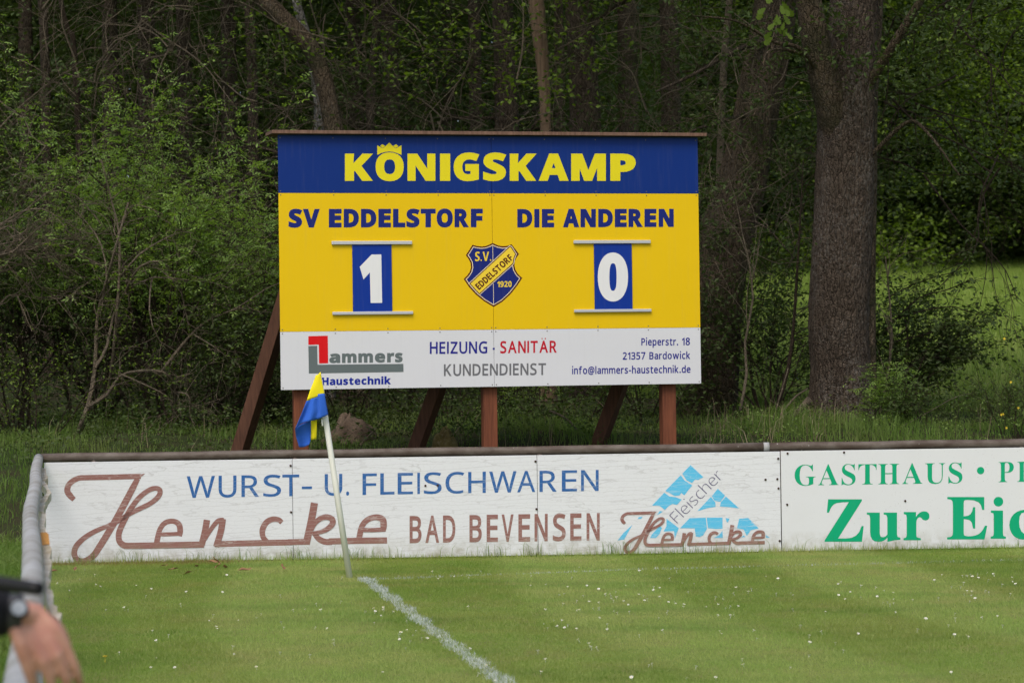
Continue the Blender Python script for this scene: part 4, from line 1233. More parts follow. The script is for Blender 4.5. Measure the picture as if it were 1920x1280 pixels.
for ch, x0, x1, yb, yt, cap in (('Z', 455, 742, 842, 514, 480), ('u', 765, 1012, 836, 615, 330), ('r', 1035, 1225, 831, 611, 330), ('E', 1355, 1650, 825, 497, 480), ('i', 1675, 1787, 820, 600, 330), ('c', 1812, 2010, 820, 600, 330)):
    al = np.concatenate(contours('S' + ch))
    ADF.glyph(g, 'S' + ch, f9(x0), f9(x1), (800 + yb / K9,), (800 + yt / K9,), 3, .001, cap)
obj('lettering', g, M['ink_green'], ad2)
b2 = None
for x, y in ((183, 195), (180, 570), (598, 187), (1047, 543)):
    uu, v = ADF.uv(1430 + x / K9, 800 + y / K9)
    c = bolt.copy()
    COL.objects.link(c)
    c.parent = ad2
    c.location = (uu - b_uv[0] - (uE + 2 - (uA + uE) / 2), 0, v - b_uv[1])
    c.scale = (1, 1, 1)

# ---- steel pipe rail over the boards
pr = .038
rail_z = (ADF.uv(120, 859.5)[1] + ADF.uv(1400, 838)[1]) / 2
rail = thing('barrier_rail', 'weathered brown pipe rail running above the advertising boards', 'rail', ADF.w(2, 0, -.06), ad_rz)
uJ = ADF.uv(1441, 838)[0]
uC = ADF.uv(70, 860)[0]
for ua, ub in ((uC, uJ), (uJ, uE + 4.2)):
    n = 14
    ps = [ADF.w(ua + (ub - ua) * i / n, rail_z + .003 * math.sin(i * 1.9 + ua), -.06) for i in range(n + 1)]
    obj('pipe', Geo().tube(ps, pr, 18), M['pipe_brown'], rail, True)
obj('joint_sleeve', Geo().tube([ADF.w(uJ - .035, rail_z, -.06), ADF.w(uJ + .012, rail_z, -.06)], pr + .003, 18), M['clamp'], rail, True)
for uu in (uA + .4, uB1 + .02, uB2 + .02, uE + .02, uE + 2.02):
    obj('post', Geo().tube([ADF.w(uu, -.2, -.06), ADF.w(uu, rail_z - .02, -.06)], .03, 12), M['pipe_brown'], rail, True)

# ---- the side barrier coming towards the camera
zs = .87
pts = [np.array(ADF.w(uC, rail_z, -.06))]
for x, y, z in ((67, 885, .885), (67, 908, .875), (63, 930, .865), (57.5, 958, .86), (58, 990, .86), (60, 1026, .865), (61, 1062, .87), (61, 1100, .87), (53, 1180, .87), (42, 1262, .87)):
    pts.append(PZ(x, y, z))
d = (pts[-1] - pts[-3]) / np.linalg.norm(pts[-1] - pts[-3])
pts += [pts[-1] + d * s for s in (1.2, 2.6, 4.5)]
pts = smooth_line(np.array(pts), 4)
side = thing('barrier_rail', 'grey-white peeling bent pipe rail along the left edge of the pitch', 'rail', (pts[0][0], pts[0][1], 0))
rj = np.random.default_rng(4)
obj('pipe', Geo().tube(pts, .0385 * (1 + rj.normal(0, .014, len(pts))), 20), M['pipe_grey'], side, True)
for t in (0.02, .3, .62, .93):
    q = pts[int(t * (len(pts) - 1))]
    obj('post', Geo().tube([(q[0], q[1], -.2), (q[0], q[1], q[2] - .02)], .03, 12), M['pipe_grey'], side, True)
# the warped strip fixed beside it
sp = [(78, 878, 15), (84, 895, 10), (80, 903, 8), (92, 920, 7), (85, 932, 9), (78, 948, 12), (79, 962, 12), (79, 985, 12), (82, 1005, 11), (88, 1030, 13), (89, 1052, 13), (87, 1080, 13), (89, 1108, 14), (99, 1136, 16), (108, 1158, 18)]
L_, Rr = [], []
sz = .79
for x, y, w in sp:
    L_.append(PZ(x - w * .5, y, sz))
    Rr.append(PZ(x + w * .5, y, sz))
L_, Rr = smooth_line(np.array(L_), 3), smooth_line(np.array(Rr), 3)
n = len(L_)
rj = np.random.default_rng(3)
jg = np.repeat(rj.normal(0, 1, (n // 2 + 1, 1)), 2, 0)[:n]
L_ = L_ + np.array((.004, 0, .003)) * jg
Rr = Rr + np.array((.005, 0, .005)) * rj.normal(0, 1, (n, 1))
g = Geo()
dn = np.array((0, 0, -.05))
ins = .15
V = np.concatenate([L_, Rr, Rr + dn, L_ + dn])
F = [(k * n + i, ((k + 1) % 4) * n + i, ((k + 1) % 4) * n + i + 1, k * n + i + 1) for k in range(4) for i in range(n - 1)]
g.add(V, F)
g.f.append(np.array([[0, n, 2 * n, 3 * n][::-1]]))
strip = thing('side_strip', 'warped peeling cream strip with an orange patch beside the left pipe rail', 'rail strip', (L_[0][0], L_[0][1], 0))
obj('strip', g, M['strip'], strip)
g = Geo()
i0, i1 = 23, 26
V = np.concatenate([L_[i0:i1 + 1] + (0, 0, .003), Rr[i0:i1 + 1] + (0.002, 0, .003)])
k = i1 - i0 + 1
g.add(V, [(i, k + i, k + i + 1, i + 1) for i in range(k - 1)])
obj('orange_patch', g, M['orange'], strip)
# flat black sheet standing in for the shade inside the hollow end
e0, e1 = L_[-1], Rr[-1]
g = Geo()
c = (e0 + e1) / 2 + (0, -.004, -.025)
hw = (e1 - e0) * .36
g.add([c - hw + (0, 0, -.017), c + hw + (0, 0, -.017), c + hw + (0, 0, .017), c - hw + (0, 0, .017)], [(0, 1, 2, 3)])
obj('open_end_shade', g, M['black'], strip)
for t in (.25, .75):
    q = (L_[int(t * (n - 1))] + Rr[int(t * (n - 1))]) / 2
    obj('bracket', Geo().box((q[0] - .03, q[1], q[2] - .03), (.08, .03, .02)), M['pipe_grey'], strip)

# ------------------------------------------------------------------ corner flag
fb = PZ(655.5, 1083, 0.0)
fd = fb[1]
ft = P(599.5, 712, fd + .005)
flag = thing('corner_flag', 'leaning cream corner flag pole with a folded blue and yellow flag', 'corner flag', fb)
obj('pole', Geo().tube([fb - (ft - fb) * .03, fb * .5 + ft * .5, fb * .26 + ft * .74, ft], [.0235, .0225, .0215, .020], 20), M['pole'], flag, True)
K10 = 7.114
pf = lambda x, y, d: P(540 + x / K10, 690 + y / K10, fd + d - .018)


def cloth(name, rows, mat, parent, thick=.0015):
    """rows of (x, y, depth) pixel points -> a smooth cloth sheet with thickness"""
    Rw = [smooth_line(np.array([pf(*p) for p in r]), 4) for r in rows]
    Rw = np.array(Rw)
    Rw = np.array([smooth_line(Rw[:, j], 4) for j in range(Rw.shape[1])])
    a, b = Rw.shape[:2]
    F = [(i * b + j, (i + 1) * b + j, (i + 1) * b + j + 1, i * b + j + 1) for i in range(a - 1) for j in range(b - 1)]
    o = obj(name, Geo().add(Rw.reshape(-1, 3), F), M[mat], parent, True)
    s = o.modifiers.new('thickness', 'SOLIDIFY')
    s.thickness = thick
    s.offset = 0
    return o


# yellow upper part, wrapped round the pole as a sleeve
cloth('yellow_cloth', [[(372, 92, -.02), (405, 90, -.032), (442, 88, -.02)],
                       [(340, 180, -.03), (400, 185, -.036), (455, 180, -.025)],
                       [(300, 280, -.05), (395, 290, -.038), (472, 262, -.028)],
                       [(246, 438, -.07), (382, 388, -.04), (486, 338, -.029)]], 'flag_yellow', flag)
cloth('sleeve_tip', [[(385, 96, -.028), (410, 92, -.03), (440, 90, -.026)], [(415, 70, -.02), (425, 68, -.024), (438, 66, -.02)], [(426, 56, -.01), (430, 56, -.012), (434, 56, -.01)]], 'flag_yellow', flag)
cloth('blue_cloth', [[(244, 440, -.072), (300, 412, -.056), (350, 398, -.058), (398, 378, -.040), (402, 346, -.04), (488, 338, -.030)],
                     [(205, 545, -.10), (270, 500, -.062), (330, 480, -.07), (395, 470, -.046), (425, 450, -.05), (505, 450, -.030)],
                     [(150, 680, -.125), (230, 620, -.075), (320, 585, -.085), (400, 565, -.052), (440, 555, -.058), (522, 540, -.031)],
                     [(92, 812, -.14), (185, 735, -.10), (290, 706, -.10), (370, 686, -.06), (440, 664, -.062), (536, 620, -.032)]], 'flag_blue', flag)
cloth('folded_cloth', [[(94, 808, -.138), (185, 742, -.07), (304, 700, -.04)],
                       [(105, 900, -.10), (195, 850, -.05), (304, 830, -.035)],
                       [(125, 970, -.09), (205, 960, -.04), (300, 950, -.04)],
                       [(148, 1052, -.08), (210, 1052, -.04), (282, 1018, -.05)]], 'flag_blue', flag)
cloth('yellow_tail', [[(306, 690, -.03), (345, 688, -.034), (385, 684, -.03)], [(303, 820, -.028), (342, 822, -.036), (384, 818, -.028)], [(298, 958, -.02), (338, 952, -.034), (378, 944, -.02)]], 'flag_yellow', flag)
obj('hook', Geo().tube([pf(452, 680, -.026), pf(455, 730, -.03), pf(462, 768, -.026)], .006, 6), M['pole'], flag)
# ------------------------------------------------------------------ the ground, one sheet to the horizon
rng = np.random.default_rng(7)
xs = np.unique(np.concatenate([np.linspace(-700, -30, 12), np.linspace(-30, 30, 61), np.linspace(30, 700, 12)]))
ys = np.unique(np.concatenate([np.linspace(-200, 8, 10), np.linspace(8, 19.2, 6), np.linspace(19.2, 34, 50), np.linspace(34, 80, 30), np.linspace(80, 1200, 14)]))
X, Y = np.meshgrid(xs, ys, indexing='ij')
V = np.stack([X, Y, ground_h(X, Y)], -1).reshape(-1, 3)
i, j = np.meshgrid(np.arange(len(xs) - 1), np.arange(len(ys) - 1), indexing='ij')
b_ = len(ys)
F = np.stack([i * b_ + j, (i + 1) * b_ + j, (i + 1) * b_ + j + 1, i * b_ + j + 1], -1).reshape(-1, 4)
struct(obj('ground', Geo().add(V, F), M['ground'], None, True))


def blades(rng, x, y, h, w, lean=.5, seg=1, droop=0.0, comb=None):
    """grass blades standing on the ground: one triangle (seg 1) or a bent strip each"""
    n = len(x)
    z = ground_h(x, y)
    az = rng.uniform(0, 2 * math.pi, n)
    ln = rng.uniform(0, lean, n) * h
    la = rng.uniform(0, 2 * math.pi, n)
    bx, by = np.cos(az) * w / 2, np.sin(az) * w / 2
    base = np.stack([x, y, z - .004], 1)
    B = np.stack([bx, by, 0 * bx], 1)
    cx, cy = (0, 0) if comb is None else comb
    lv = np.stack([np.cos(la) * ln + cx * h, np.sin(la) * ln + cy * h, 0 * ln], 1)
    if seg == 1:
        tip = base + lv + np.stack([0 * h, 0 * h, h], 1)
        V = np.stack([base - B, base + B, tip], 1).reshape(-1, 3)
        return V, np.arange(3 * n).reshape(-1, 3)
    mid = base + lv * .3 + np.stack([0 * h, 0 * h, h * .6], 1)
    tip = base + lv * (1 + droop) + np.stack([0 * h, 0 * h, h * (1 - .3 * droop)], 1)
    V = np.stack([base - B, base + B, mid + B * .75, mid - B * .75, tip], 1).reshape(-1, 3)
    k = np.arange(n)[:, None] * 5
    return V, (k + np.array([[0, 1, 2, 3]]), k + np.array([[3, 2, 4]]))


def ground_pt0(px, d):
    return P(px, 700, d)[:2]


# the touch line and the goal line, where they are painted
T0, T1 = PZ(683, 1084, 0), PZ(945, 1280, 0)
T1 = T0 + (T1 - T0) * 1.9
G0, G1 = PZ(690, 1086.5, 0), PZ(1918, 1050.5, 0)
GM = PZ(1200, 1067.5, 0)


def seg_d(x, y, a, b):
    d = np.array((b[0] - a[0], b[1] - a[1]))
    L = np.hypot(*d)
    d /= L
    t = (x - a[0]) * d[0] + (y - a[1]) * d[1]
    s = -(x - a[0]) * d[1] + (y - a[1]) * d[0]
    return t, s, L


n = 560000
y = np.sqrt(rng.uniform(10.4 ** 2, 18.9 ** 2, n))
x = rng.uniform(-1, 1, n) * (.236 * y + .25)
fy = ADF.o[1] + (x - ADF.o[0]) * math.tan(ad_rz)
keep = (y < fy - .012)
x, y = x[keep], y[keep]
t, s, L = seg_d(x, y, T0, T1)
ragged = .045 + .014 * np.sin(t * 9.0) + .008 * np.sin(t * 31)
on_t = (t > -.04) & (t < L) & (np.abs(s) < ragged + rng.normal(0, .010, len(x))) & (rng.random(len(x)) < .86)
t2, s2, L2 = seg_d(x, y, G0, GM)
t3, s3, L3 = seg_d(x, y, GM, G1)
w2 = .5 + .5 * np.sin(t2 * 3.1 + 1.2) * np.sin(t2 * 7.7)
on_g = ((t2 > .0) & (t2 < L2) & (np.abs(s2 + .012 * np.sin(t2 * 5)) < .026) & (rng.random(len(x)) < .20 + .34 * w2)) | \
       ((t3 > 0) & (t3 < L3) & (np.abs(s3 + .012 * np.sin(t3 * 4)) < .026) & (rng.random(len(x)) < .16 + .26 * (.5 + .5 * np.sin(t3 * 4.4))))
patch = .5 + .5 * np.sin(x * 1.3 + 2 * np.sin(y * .9)) * np.sin(y * 2.1 + np.sin(x * 1.7))
h = rng.uniform(.012, .027, len(x)) * (.75 + .5 * patch)
wd = rng.uniform(.0020, .0036, len(x)) * (.75 + y / 26)
near = fy[keep] - y
h = np.where(near < .12, h * rng.uniform(1, 3.2, len(x)), h)
off = ~(on_t | on_g)
# mown in swaths along the touch line: the blades of each swath lean the other way
tw = np.array((T1[0] - T0[0], T1[1] - T0[1])) / np.hypot(T1[0] - T0[0], T1[1] - T0[1])
sw = np.tanh(4 * np.sin((s + .25 * np.sin(t * .5)) * math.pi / 1.05))
cb = (tw[0] * sw * .32, tw[1] * sw * .32)
V, F = blades(rng, x[off], y[off], h[off], wd[off], .8, comb=(cb[0][off], cb[1][off]))
stuff(obj('grass', Geo().add(V, F), M['grass']), 'short mown green grass of the football pitch', 'grass')


def line_obj(name, m_):
    V, F = blades(rng, x[m_], y[m_], h[m_] * .9, wd[m_] * 1.25, 1.0)
    V[:, 2] += .002
    struct(obj(name, Geo().add(V, F), M['chalk']))


# a second helping of blades so the painted band reads as dense as in the photograph
line_obj('touch_line', on_t)
line_obj('goal_line', on_g)

# wispy tufts along the foot of the boards
n = 420
uu = np.concatenate([rng.uniform(-.2, 8.4, n // 2)] + [rng.normal(c, .09, n // 16) for c in (.75, 1.3, 2.1, 2.55, 3.7, 4.0, 4.7, 5.35)])
pp = np.array([ADF.w(q, 0, .012 + .03 * rng.random()) for q in uu])
V, F = blades(rng, pp[:, 0], pp[:, 1], rng.uniform(.05, .17, len(uu)), np.full(len(uu), .004), .55, 2, .3)
g = Geo()
g.v.append(V)
g.f += [F[0], F[1]]
g.n = len(V)
stuff(obj('grass_tufts', g, M['verge']), 'thin taller grass tufts along the foot of the advertising boards', 'grass')

# dry brown grass at the foot of the left boards
n = 3200
uu = np.concatenate([rng.uniform(.0, 1.3, n // 2), rng.normal(1.35, .16, n // 4), rng.uniform(0, 2.6, n // 4)])
pp = np.array([ADF.w(q, 0, .03 + abs(rng.normal(0, .10))) for q in uu])
V, F = blades(rng, pp[:, 0], pp[:, 1], rng.uniform(.02, .045, len(uu)), np.full(len(uu), .004), 1.2)
stuff(obj('dry_grass', Geo().add(V, F), M['dry_grass']), 'dry brown grass at the foot of the left advertising panel', 'grass')

# tall verge grass behind the boards and left of the side rail
n = 90000
y = rng.uniform(19.1, 28.5, n)
x = rng.uniform(-1, 1, n) * (.235 * y + .6)
dens = .5 + .5 * np.sin(x * 2.3 + np.sin(y * 1.9) * 1.5)
shade = np.where((x > 1.7), 1.0, .8) * (1 - .65 * sstep(24.6, 27, y) * (x < 2.6))
k = rng.random(n) < shade * (.45 + .55 * dens)
x, y, dens = x[k], y[k], dens[k]
h = rng.uniform(.05, .34, len(x)) * (.34 + .95 * dens ** 1.4) * np.where(x < 1.7, .55, .8)
V, F = blades(rng, x, y, h, rng.uniform(.005, .010, len(x)), .65, 2, .45)
g = Geo()
g.v.append(V)
g.f += [F[0], F[1]]
g.n = len(V)
n = 42000
y = rng.uniform(6.5, 19.4, n)
xr = np.interp(y, [3, 5.16, 7.3, 9, 11.5, 14.4, 18.6], [-.66, -1.10, -1.54, -1.90, -2.43, -3.03, -3.92])
x = xr - .08 - np.abs(rng.normal(0, .55, n))
V, F = blades(rng, x, y, rng.uniform(.04, .20, n), rng.uniform(.004, .007, n), .7, 2, .4)
g.v.append(V)
g.f += [F[0] + g.n, F[1] + g.n]
g.n += len(V)
stuff(obj('verge_grass', g, M['verge']), 'tall uncut grass on the bank behind the barrier and outside the left rail', 'grass')

# dry straw stalks of last year in the verge
n = 260
px_ = np.concatenate([rng.uniform(1310, 1560, n // 2), rng.uniform(60, 1900, n // 2)])
pp = np.array([ground_pt0(q, rng.uniform(22.0, 24.6)) for q in px_])
V, F = blades(rng, pp[:, 0], pp[:, 1], rng.uniform(.15, .48, n), rng.uniform(.0035, .006, n), .75, 2, .25)
g = Geo()
g.v.append(V)
g.f += [F[0], F[1]]
g.n = len(V)
stuff(obj('straw_stalks', g, M['straw']), 'dry straw coloured stalks in the tall grass behind the barrier', 'stalks')

# meadow beyond the trees on the right
n = 85000
y = np.sqrt(rng.uniform(30.5 ** 2, 77 ** 2, n))
x = rng.uniform(1.2, .25 * y + 1.5, n)
h = rng.uniform(.10, .26, n) * (1 + .3 * np.sin(y * .8 + x))
V, F = blades(rng, x, y, h, rng.uniform(.010, .018, n), .5)
stuff(obj('meadow_grass', Geo().add(V, F), M['meadow']), 'bright green meadow grass rising beyond the oak on the right', 'grass')

# daisies, each one a small flower
g = Geo()
a = np.linspace(0, 2 * math.pi, 11, endpoint=False)
V = []
for k, q in enumerate(a):
    c, s = math.cos(q), math.sin(q)
    V += [(c * .0025, s * .0025, .022), (c * .0085 - s * .0027, s * .0085 + c * .0027, .0235 + .001 * (k % 2)), (c * .0105, s * .0105, .023), (c * .0085 + s * .0027, s * .0085 - c * .0027, .0235 + .001 * (k % 2))]
g.add(V, np.arange(44).reshape(-1, 4)[:, ::-1])
g.add(*tube([(0, 0, -.004), (.001, 0, .022)], .0008, 4))
dz = obj('daisy', g, M['petal'], None, loc=(0, 0, 0))
g = Geo()
V = [(0, 0, .0262)] + [(math.cos(q) * .0033, math.sin(q) * .0033, .0240) for q in a]
g.add(V, [(0, 1 + i, 1 + (i + 1) % 11) for i in range(11)])
FR[dz.name] = ((0, 0, 0), 0.0)
dc = obj('flower_centre', g, M['pollen'], dz)
tag(dz, 'small white daisy flower standing in the mown pitch grass', 'daisy', 'daisies scattered over the pitch')
spots = []
r2 = random.Random(5)
for cx, cy, sx_, sy_, k in ((1040, 1180, 18, 6, 7), (1110, 1152, 70, 14, 9), (1200, 1105, 120, 16, 30), (1140, 1128, 60, 8, 12), (1280, 1118, 90, 14, 16), (1855, 1098, 40, 12, 26), (1700, 1120, 120, 30, 22),
                            (1230, 1162, 120, 30, 14), (770, 1200, 25, 8, 8), (720, 1150, 20, 6, 8), (660, 1165, 60, 25, 10), (560, 1160, 90, 40, 14), (300, 1130, 130, 45, 18), (180, 1090, 60, 14, 6), (1500, 1180, 200, 60, 26), (900, 1240, 260, 35, 14),
                            (420, 1230, 160, 40, 8), (1300, 1245, 300, 30, 10), (760, 1080, 120, 8, 8), (1830, 1175, 40, 20, 6), (1100, 1215, 15, 5, 5)):
    for _ in range(k):
        spots.append((r2.gauss(cx, sx_), r2.gauss(cy, sy_)))
first = True
cnt = 0
for px, py in spots:
    if not (0 < px < 1935 and 1062 < py < 1290) or cnt > 270:
        continue
    p = PZ(px, py, 0)
    o = dz if first else dz.copy()
    if not first:
        COL.objects.link(o)
        c = dc.copy()
        COL.objects.link(c)
        c.parent = o
    first = False
    cnt += 1
    o.location = p
    o.rotation_euler = (R(r2.uniform(5, 32)), R(r2.uniform(-14, 14)), r2.uniform(0, 6.28))
    o.scale = [r2.uniform(.6, 1.05)] * 3
# dandelions
g = Geo()
for k in range(26):
    q, r_ = k * 2.4, .004 + .0125 * (k / 26) ** .5
    c, s = math.cos(q), math.sin(q)
    zz = .042 - .35 * r_
    g.add([(c * .002 - s * .002, s * .002 + c * .002, zz - .004), (c * .002 + s * .002, s * .002 - c * .002, zz - .004), (c * r_ + s * .0025, s * r_ - c * .0025, zz), (c * r_ - s * .0025, s * r_ + c * .0025, zz)], [(0, 1, 2, 3)])
g.add(*tube([(0, 0, -.004), (0, 0, .038)], .0015, 5))
dd = tag(obj('dandelion', g, M['pollen'], None, loc=(0, 0, 0)), 'yellow dandelion flower in the grass by the left edge', 'dandelion', 'dandelions by the left edge')
for k, (px, py) in enumerate(((12, 1276), (197, 1242), (3, 1262))):
    o = dd if k == 0 else dd.copy()
    if k:
        COL.objects.link(o)
    o.location = PZ(px, py, 0)
# dry leaves at the foot of the boards
g = Geo()
V = [(0, 0, .02), (.03, -.018, .032), (.075, -.012, .026), (.095, 0, .04), (.07, .014, .03), (.03, .02, .036)]
g.add(V, [(0, 1, 2, 3), (0, 3, 4, 5)])
dl = tag(obj('dry_leaf', g, M['dry_leaf'], None, loc=(0, 0, 0)), 'curled brown dry leaf lying on the grass below the white board', 'dry leaf', 'dry leaves below the boards')
for k, (px, py) in enumerate(((388, 1056), (412, 1062), (425, 1066), (335, 1070), (362, 1074), (445, 1074), (300, 1064), (530, 1072), (110, 1074), (140, 1073), (405, 1068), (372, 1062))):
    o = dl if k == 0 else dl.copy()
    if k:
        COL.objects.link(o)
    o.location = PZ(px, py, .01)
    o.rotation_euler = (r2.uniform(-.5, .5), r2.uniform(-.5, .5), r2.uniform(0, 6.28))
    o.scale = [r2.uniform(.6, 1.2)] * 3
# ------------------------------------------------------------------ foliage and branches
def leaf_quads(rng, pts, size, out=None, width=.48, droop=.25):
    """one pointed leaf (a bent quad pair) at each point"""
    pts = np.asarray(pts, float)
    n = len(pts)
    d = rng.normal(0, 1, (n, 3))
    d[:, 2] = d[:, 2] * .45 - droop
    if out is not None:
        d += out
    d /= np.linalg.norm(d, axis=1)[:, None]
    nm = rng.normal(0, .55, (n, 3))
    nm[:, 2] += 1.0
    s = np.cross(d, nm)
    s /= np.linalg.norm(s, axis=1)[:, None] + 1e-9
    u = np.cross(s, d)
    L = (size * rng.uniform(.65, 1.3, n))[:, None]
    w = L * width * .5
    a = pts
    t = pts + d * L - u * L * .08
    m1 = pts + d * L * .45 + s * w + u * L * .05
    m2 = pts + d * L * .45 - s * w + u * L * .05
    V = np.stack([a, m1, t, m2], 1).reshape(-1, 3)
    F = np.arange(4 * n).reshape(-1, 4)
    return V, F


def compound(rng, pts, size, out=None):
    """pinnate leaves: two pairs of leaflets and one at the tip, on each point"""
    pts = np.asarray(pts, float)
    n = len(pts)
    d = rng.normal(0, 1, (n, 3))
    d[:, 2] = d[:, 2] * .4 + .05
    d /= np.linalg.norm(d, axis=1)[:, None]
    nm = rng.normal(0, .4, (n, 3))
    nm[:, 2] += 1
    s = np.cross(d, nm)
    s /= np.linalg.norm(s, axis=1)[:, None] + 1e-9
    L = (size * rng.uniform(.7, 1.25, n))[:, None]
    Vs = []
    for t, side, ln in ((.35, 1, .62), (.35, -1, .62), (.8, 1, .72), (.8, -1, .72), (1.0, 0, .85)):
        a = pts + d * L * t * 1.3 - np.array((0, 0, .1)) * L * t
        q = d * (.45 if side else 1) + s * side * .9 + rng.normal(0, .12, (n, 3))
        q[:, 2] -= .22
        q /= np.linalg.norm(q, axis=1)[:, None]
        w = np.cross(q, nm)
        w /= np.linalg.norm(w, axis=1)[:, None] + 1e-9
        l = L * ln
        Vs.append(np.stack([a, a + q * l * .45 + w * l * .2, a + q * l, a + q * l * .45 - w * l * .2], 1))
    V = np.concatenate(Vs).reshape(-1, 3)
    return V, np.arange(len(V)).reshape(-1, 4)


def grow(rng, p, d, L, r, lev, mx, out, kids=(5, 4, 4), ang=(25, 60), up=.15, wob=.18, ratio=(.45, .75), start=.3):
    n = 6 if lev == 0 else 5
    pts = [np.array(p, float)]
    d = np.array(d, float) / np.linalg.norm(d)
    for i in range(n):
        d = d + rng.normal(0, wob, 3) + np.array((0, 0, up * (.4 if lev == 0 else .6)))
        d /= np.linalg.norm(d)
        pts.append(pts[-1] + d * L / n)
    pts = np.array(pts)
    rad = np.linspace(r, r * (.35 if lev < mx else .25), n + 1)
    out.append((lev, pts, rad))
    if lev >= mx:
        return
    for _ in range(kids[lev]):
        t = rng.uniform(start, 1.0)
        f = t * n
        i = min(int(f), n - 1)
        q = pts[i] + (pts[i + 1] - pts[i]) * (f - i)
        T = pts[i + 1] - pts[i]
        T /= np.linalg.norm(T)
        a = rng.normal(0, 1, 3)
        a -= T * np.dot(a, T)
        a /= np.linalg.norm(a)
        th = R(rng.uniform(*ang))
        grow(rng, q, T * math.cos(th) + a * math.sin(th), L * rng.uniform(*ratio), rad[i] * .62, lev + 1, mx, out, kids, ang, up, wob, ratio, start)


def along(rng, lines, minlev, step, jit, tmin=0.0):
    P_ = []
    for lev, pts, rad in lines:
        if lev < minlev:
            continue
        L = np.linalg.norm(np.diff(pts, axis=0), axis=1).sum()
        n = max(2, int(L / step))
        t = rng.uniform(tmin, 1, n) * (len(pts) - 1)
        i = np.minimum(t.astype(int), len(pts) - 2)
        P_.append(pts[i] + (pts[i + 1] - pts[i]) * (t - i)[:, None] + rng.normal(0, jit, (n, 3)))
    return np.concatenate(P_)


def branches(lines, lo=0, hi=9, minr=.0018, sides=(8, 6, 4, 3)):
    g = Geo()
    for lev, pts, rad in lines:
        if lo <= lev <= hi:
            p = smooth_line(pts, 2)
            rr = np.interp(np.linspace(0, 1, len(p)), np.linspace(0, 1, len(rad)), rad)
            g.tube(p, np.maximum(rr, minr), sides[min(lev, 3)], lev == 0)
    return g


def shrub(name, label, cat, base, h, spread, stems, seed, leaf, size, bark, step=.05, jit=.035, kids=(6, 5, 4), mx=2, minlev=1, lean=(0, 0, 0), up=.2, group=None, r0=.03, zmin=None, tmin=.15, wob=.2, ang=(25, 60), cull=None):
    rg = np.random.default_rng(seed)
    lines = []
    base = np.array(base, float)
    for k in range(stems):
        a = rg.uniform(0, 2 * math.pi)
        rr = rg.uniform(.2, 1) * spread
        d = np.array((math.cos(a) * rr, math.sin(a) * rr, 1.0)) + np.array(lean)
        b = base + np.array((math.cos(a), math.sin(a), 0)) * rg.uniform(0, .12 * stems ** .5)
        b[2] = ground_h(b[0], b[1]) - .05
        grow(rg, b, d, h * rg.uniform(.65, 1.05), r0 * rg.uniform(.6, 1.1), 0, mx, lines, kids, ang, up, wob)
    t = thing(name, label, cat, base, 0, group)
    obj('stems', branches(lines, 0, mx), M[bark], t, True)
    if leaf:
        pts = along(rg, lines, minlev, step, jit, tmin)
        if zmin is not None:
            pts = pts[pts[:, 2] > zmin + rg.normal(0, .15, len(pts))]
        if cull is not None:
            pts = pts[cull(pts)]
        obj('foliage', Geo().add(*(compound if leaf == 'leaf_fresh' else leaf_quads)(rg, pts, size)), M[leaf], t)
    return t


def ground_pt(px, py, d):
    p = P(px, py, d)
    p[2] = float(ground_h(p[0], p[1]))
    return p


def trunk(rng, path, sides=28, flare=.35, rough=.06, per=5):
    """path: (px, py, width in px, distance) -> a knobbly tapered trunk with a root flare"""
    c = np.array([P(x, y, d) for x, y, w, d in path])
    r = np.array([w / FPX * d / 2 for x, y, w, d in path])
    b = c[0].copy()
    b[2] = float(ground_h(b[0], b[1])) - .25
    b[:2] = c[0][:2] + (c[0] - c[1])[:2] / max(1e-3, (c[1] - c[0])[2]) * (c[0][2] - b[2])
    c = np.vstack([b, c])
    r = np.concatenate([[r[0] * (1 + flare)], r])
    k = per
    cc = smooth_line(c, k)
    rr = np.interp(np.linspace(0, 1, len(cc)), np.linspace(0, 1, len(r)), r)
    # resample evenly
    s = np.concatenate([[0], np.cumsum(np.linalg.norm(np.diff(cc, axis=0), axis=1))])
    m = max(12, int(s[-1] / .07))
    q = np.linspace(0, s[-1], m)
    cc = np.stack([np.interp(q, s, cc[:, i]) for i in range(3)], 1)
    rr = np.interp(q, s, rr)
    ang = np.arange(sides) * 2 * math.pi / sides
    ph = rng.uniform(0, 6.28, 9)
    jt = np.ones((m, sides))
    for i in range(m):
        z = q[i]
        jt[i] += rough * (np.sin(3 * ang + ph[0] + z * .8) * .6 + np.sin(5 * ang + ph[1] - z * 1.1) * .5 + np.sin(2 * ang + ph[2] + z * 2.3) * .4)
        jt[i] += rough * .55 * np.sin(9 * ang + ph[3] + 1.5 * np.sin(z * 3 + ph[4])) + rng.normal(0, rough * .32, sides)
        root = math.exp(-max(0, z - .25) / .28)
        jt[i] += .28 * root * flare * (np.sin(4 * ang + ph[5]) + .6 * np.sin(7 * ang + ph[6]))
    g = Geo()
    g.tube(cc, rr, sides, True, jt)
    return g, cc, rr


def limb(g, pts, r0, r1, sides=10, k=5):
    pts = smooth_line(np.array(pts, float), k)
    g.tube(pts, np.linspace(r0, r1, len(pts)), sides)
    return pts


rw = np.random.default_rng(21)

# crown meshes for the tall trees, above the picture: they keep the sky off the wood
def crown_geo(rng, c, rad, thick, n, size):
    v = rng.normal(0, 1, (n, 3))
    v /= np.linalg.norm(v, axis=1)[:, None]
    rr = rng.random(n) ** .4
    p = v * rr[:, None] * np.array((rad, rad, thick)) + np.array(c)
    cl = rng.normal(0, 1, (40, 3)) * np.array((rad, rad, thick)) * .45 + np.array(c)
    k = rng.integers(0, 40, n // 2)
    p[:n // 2] = cl[k] + rng.normal(0, .45, (n // 2, 3))
    return Geo().add(*leaf_quads(rng, p, size, None, .7))


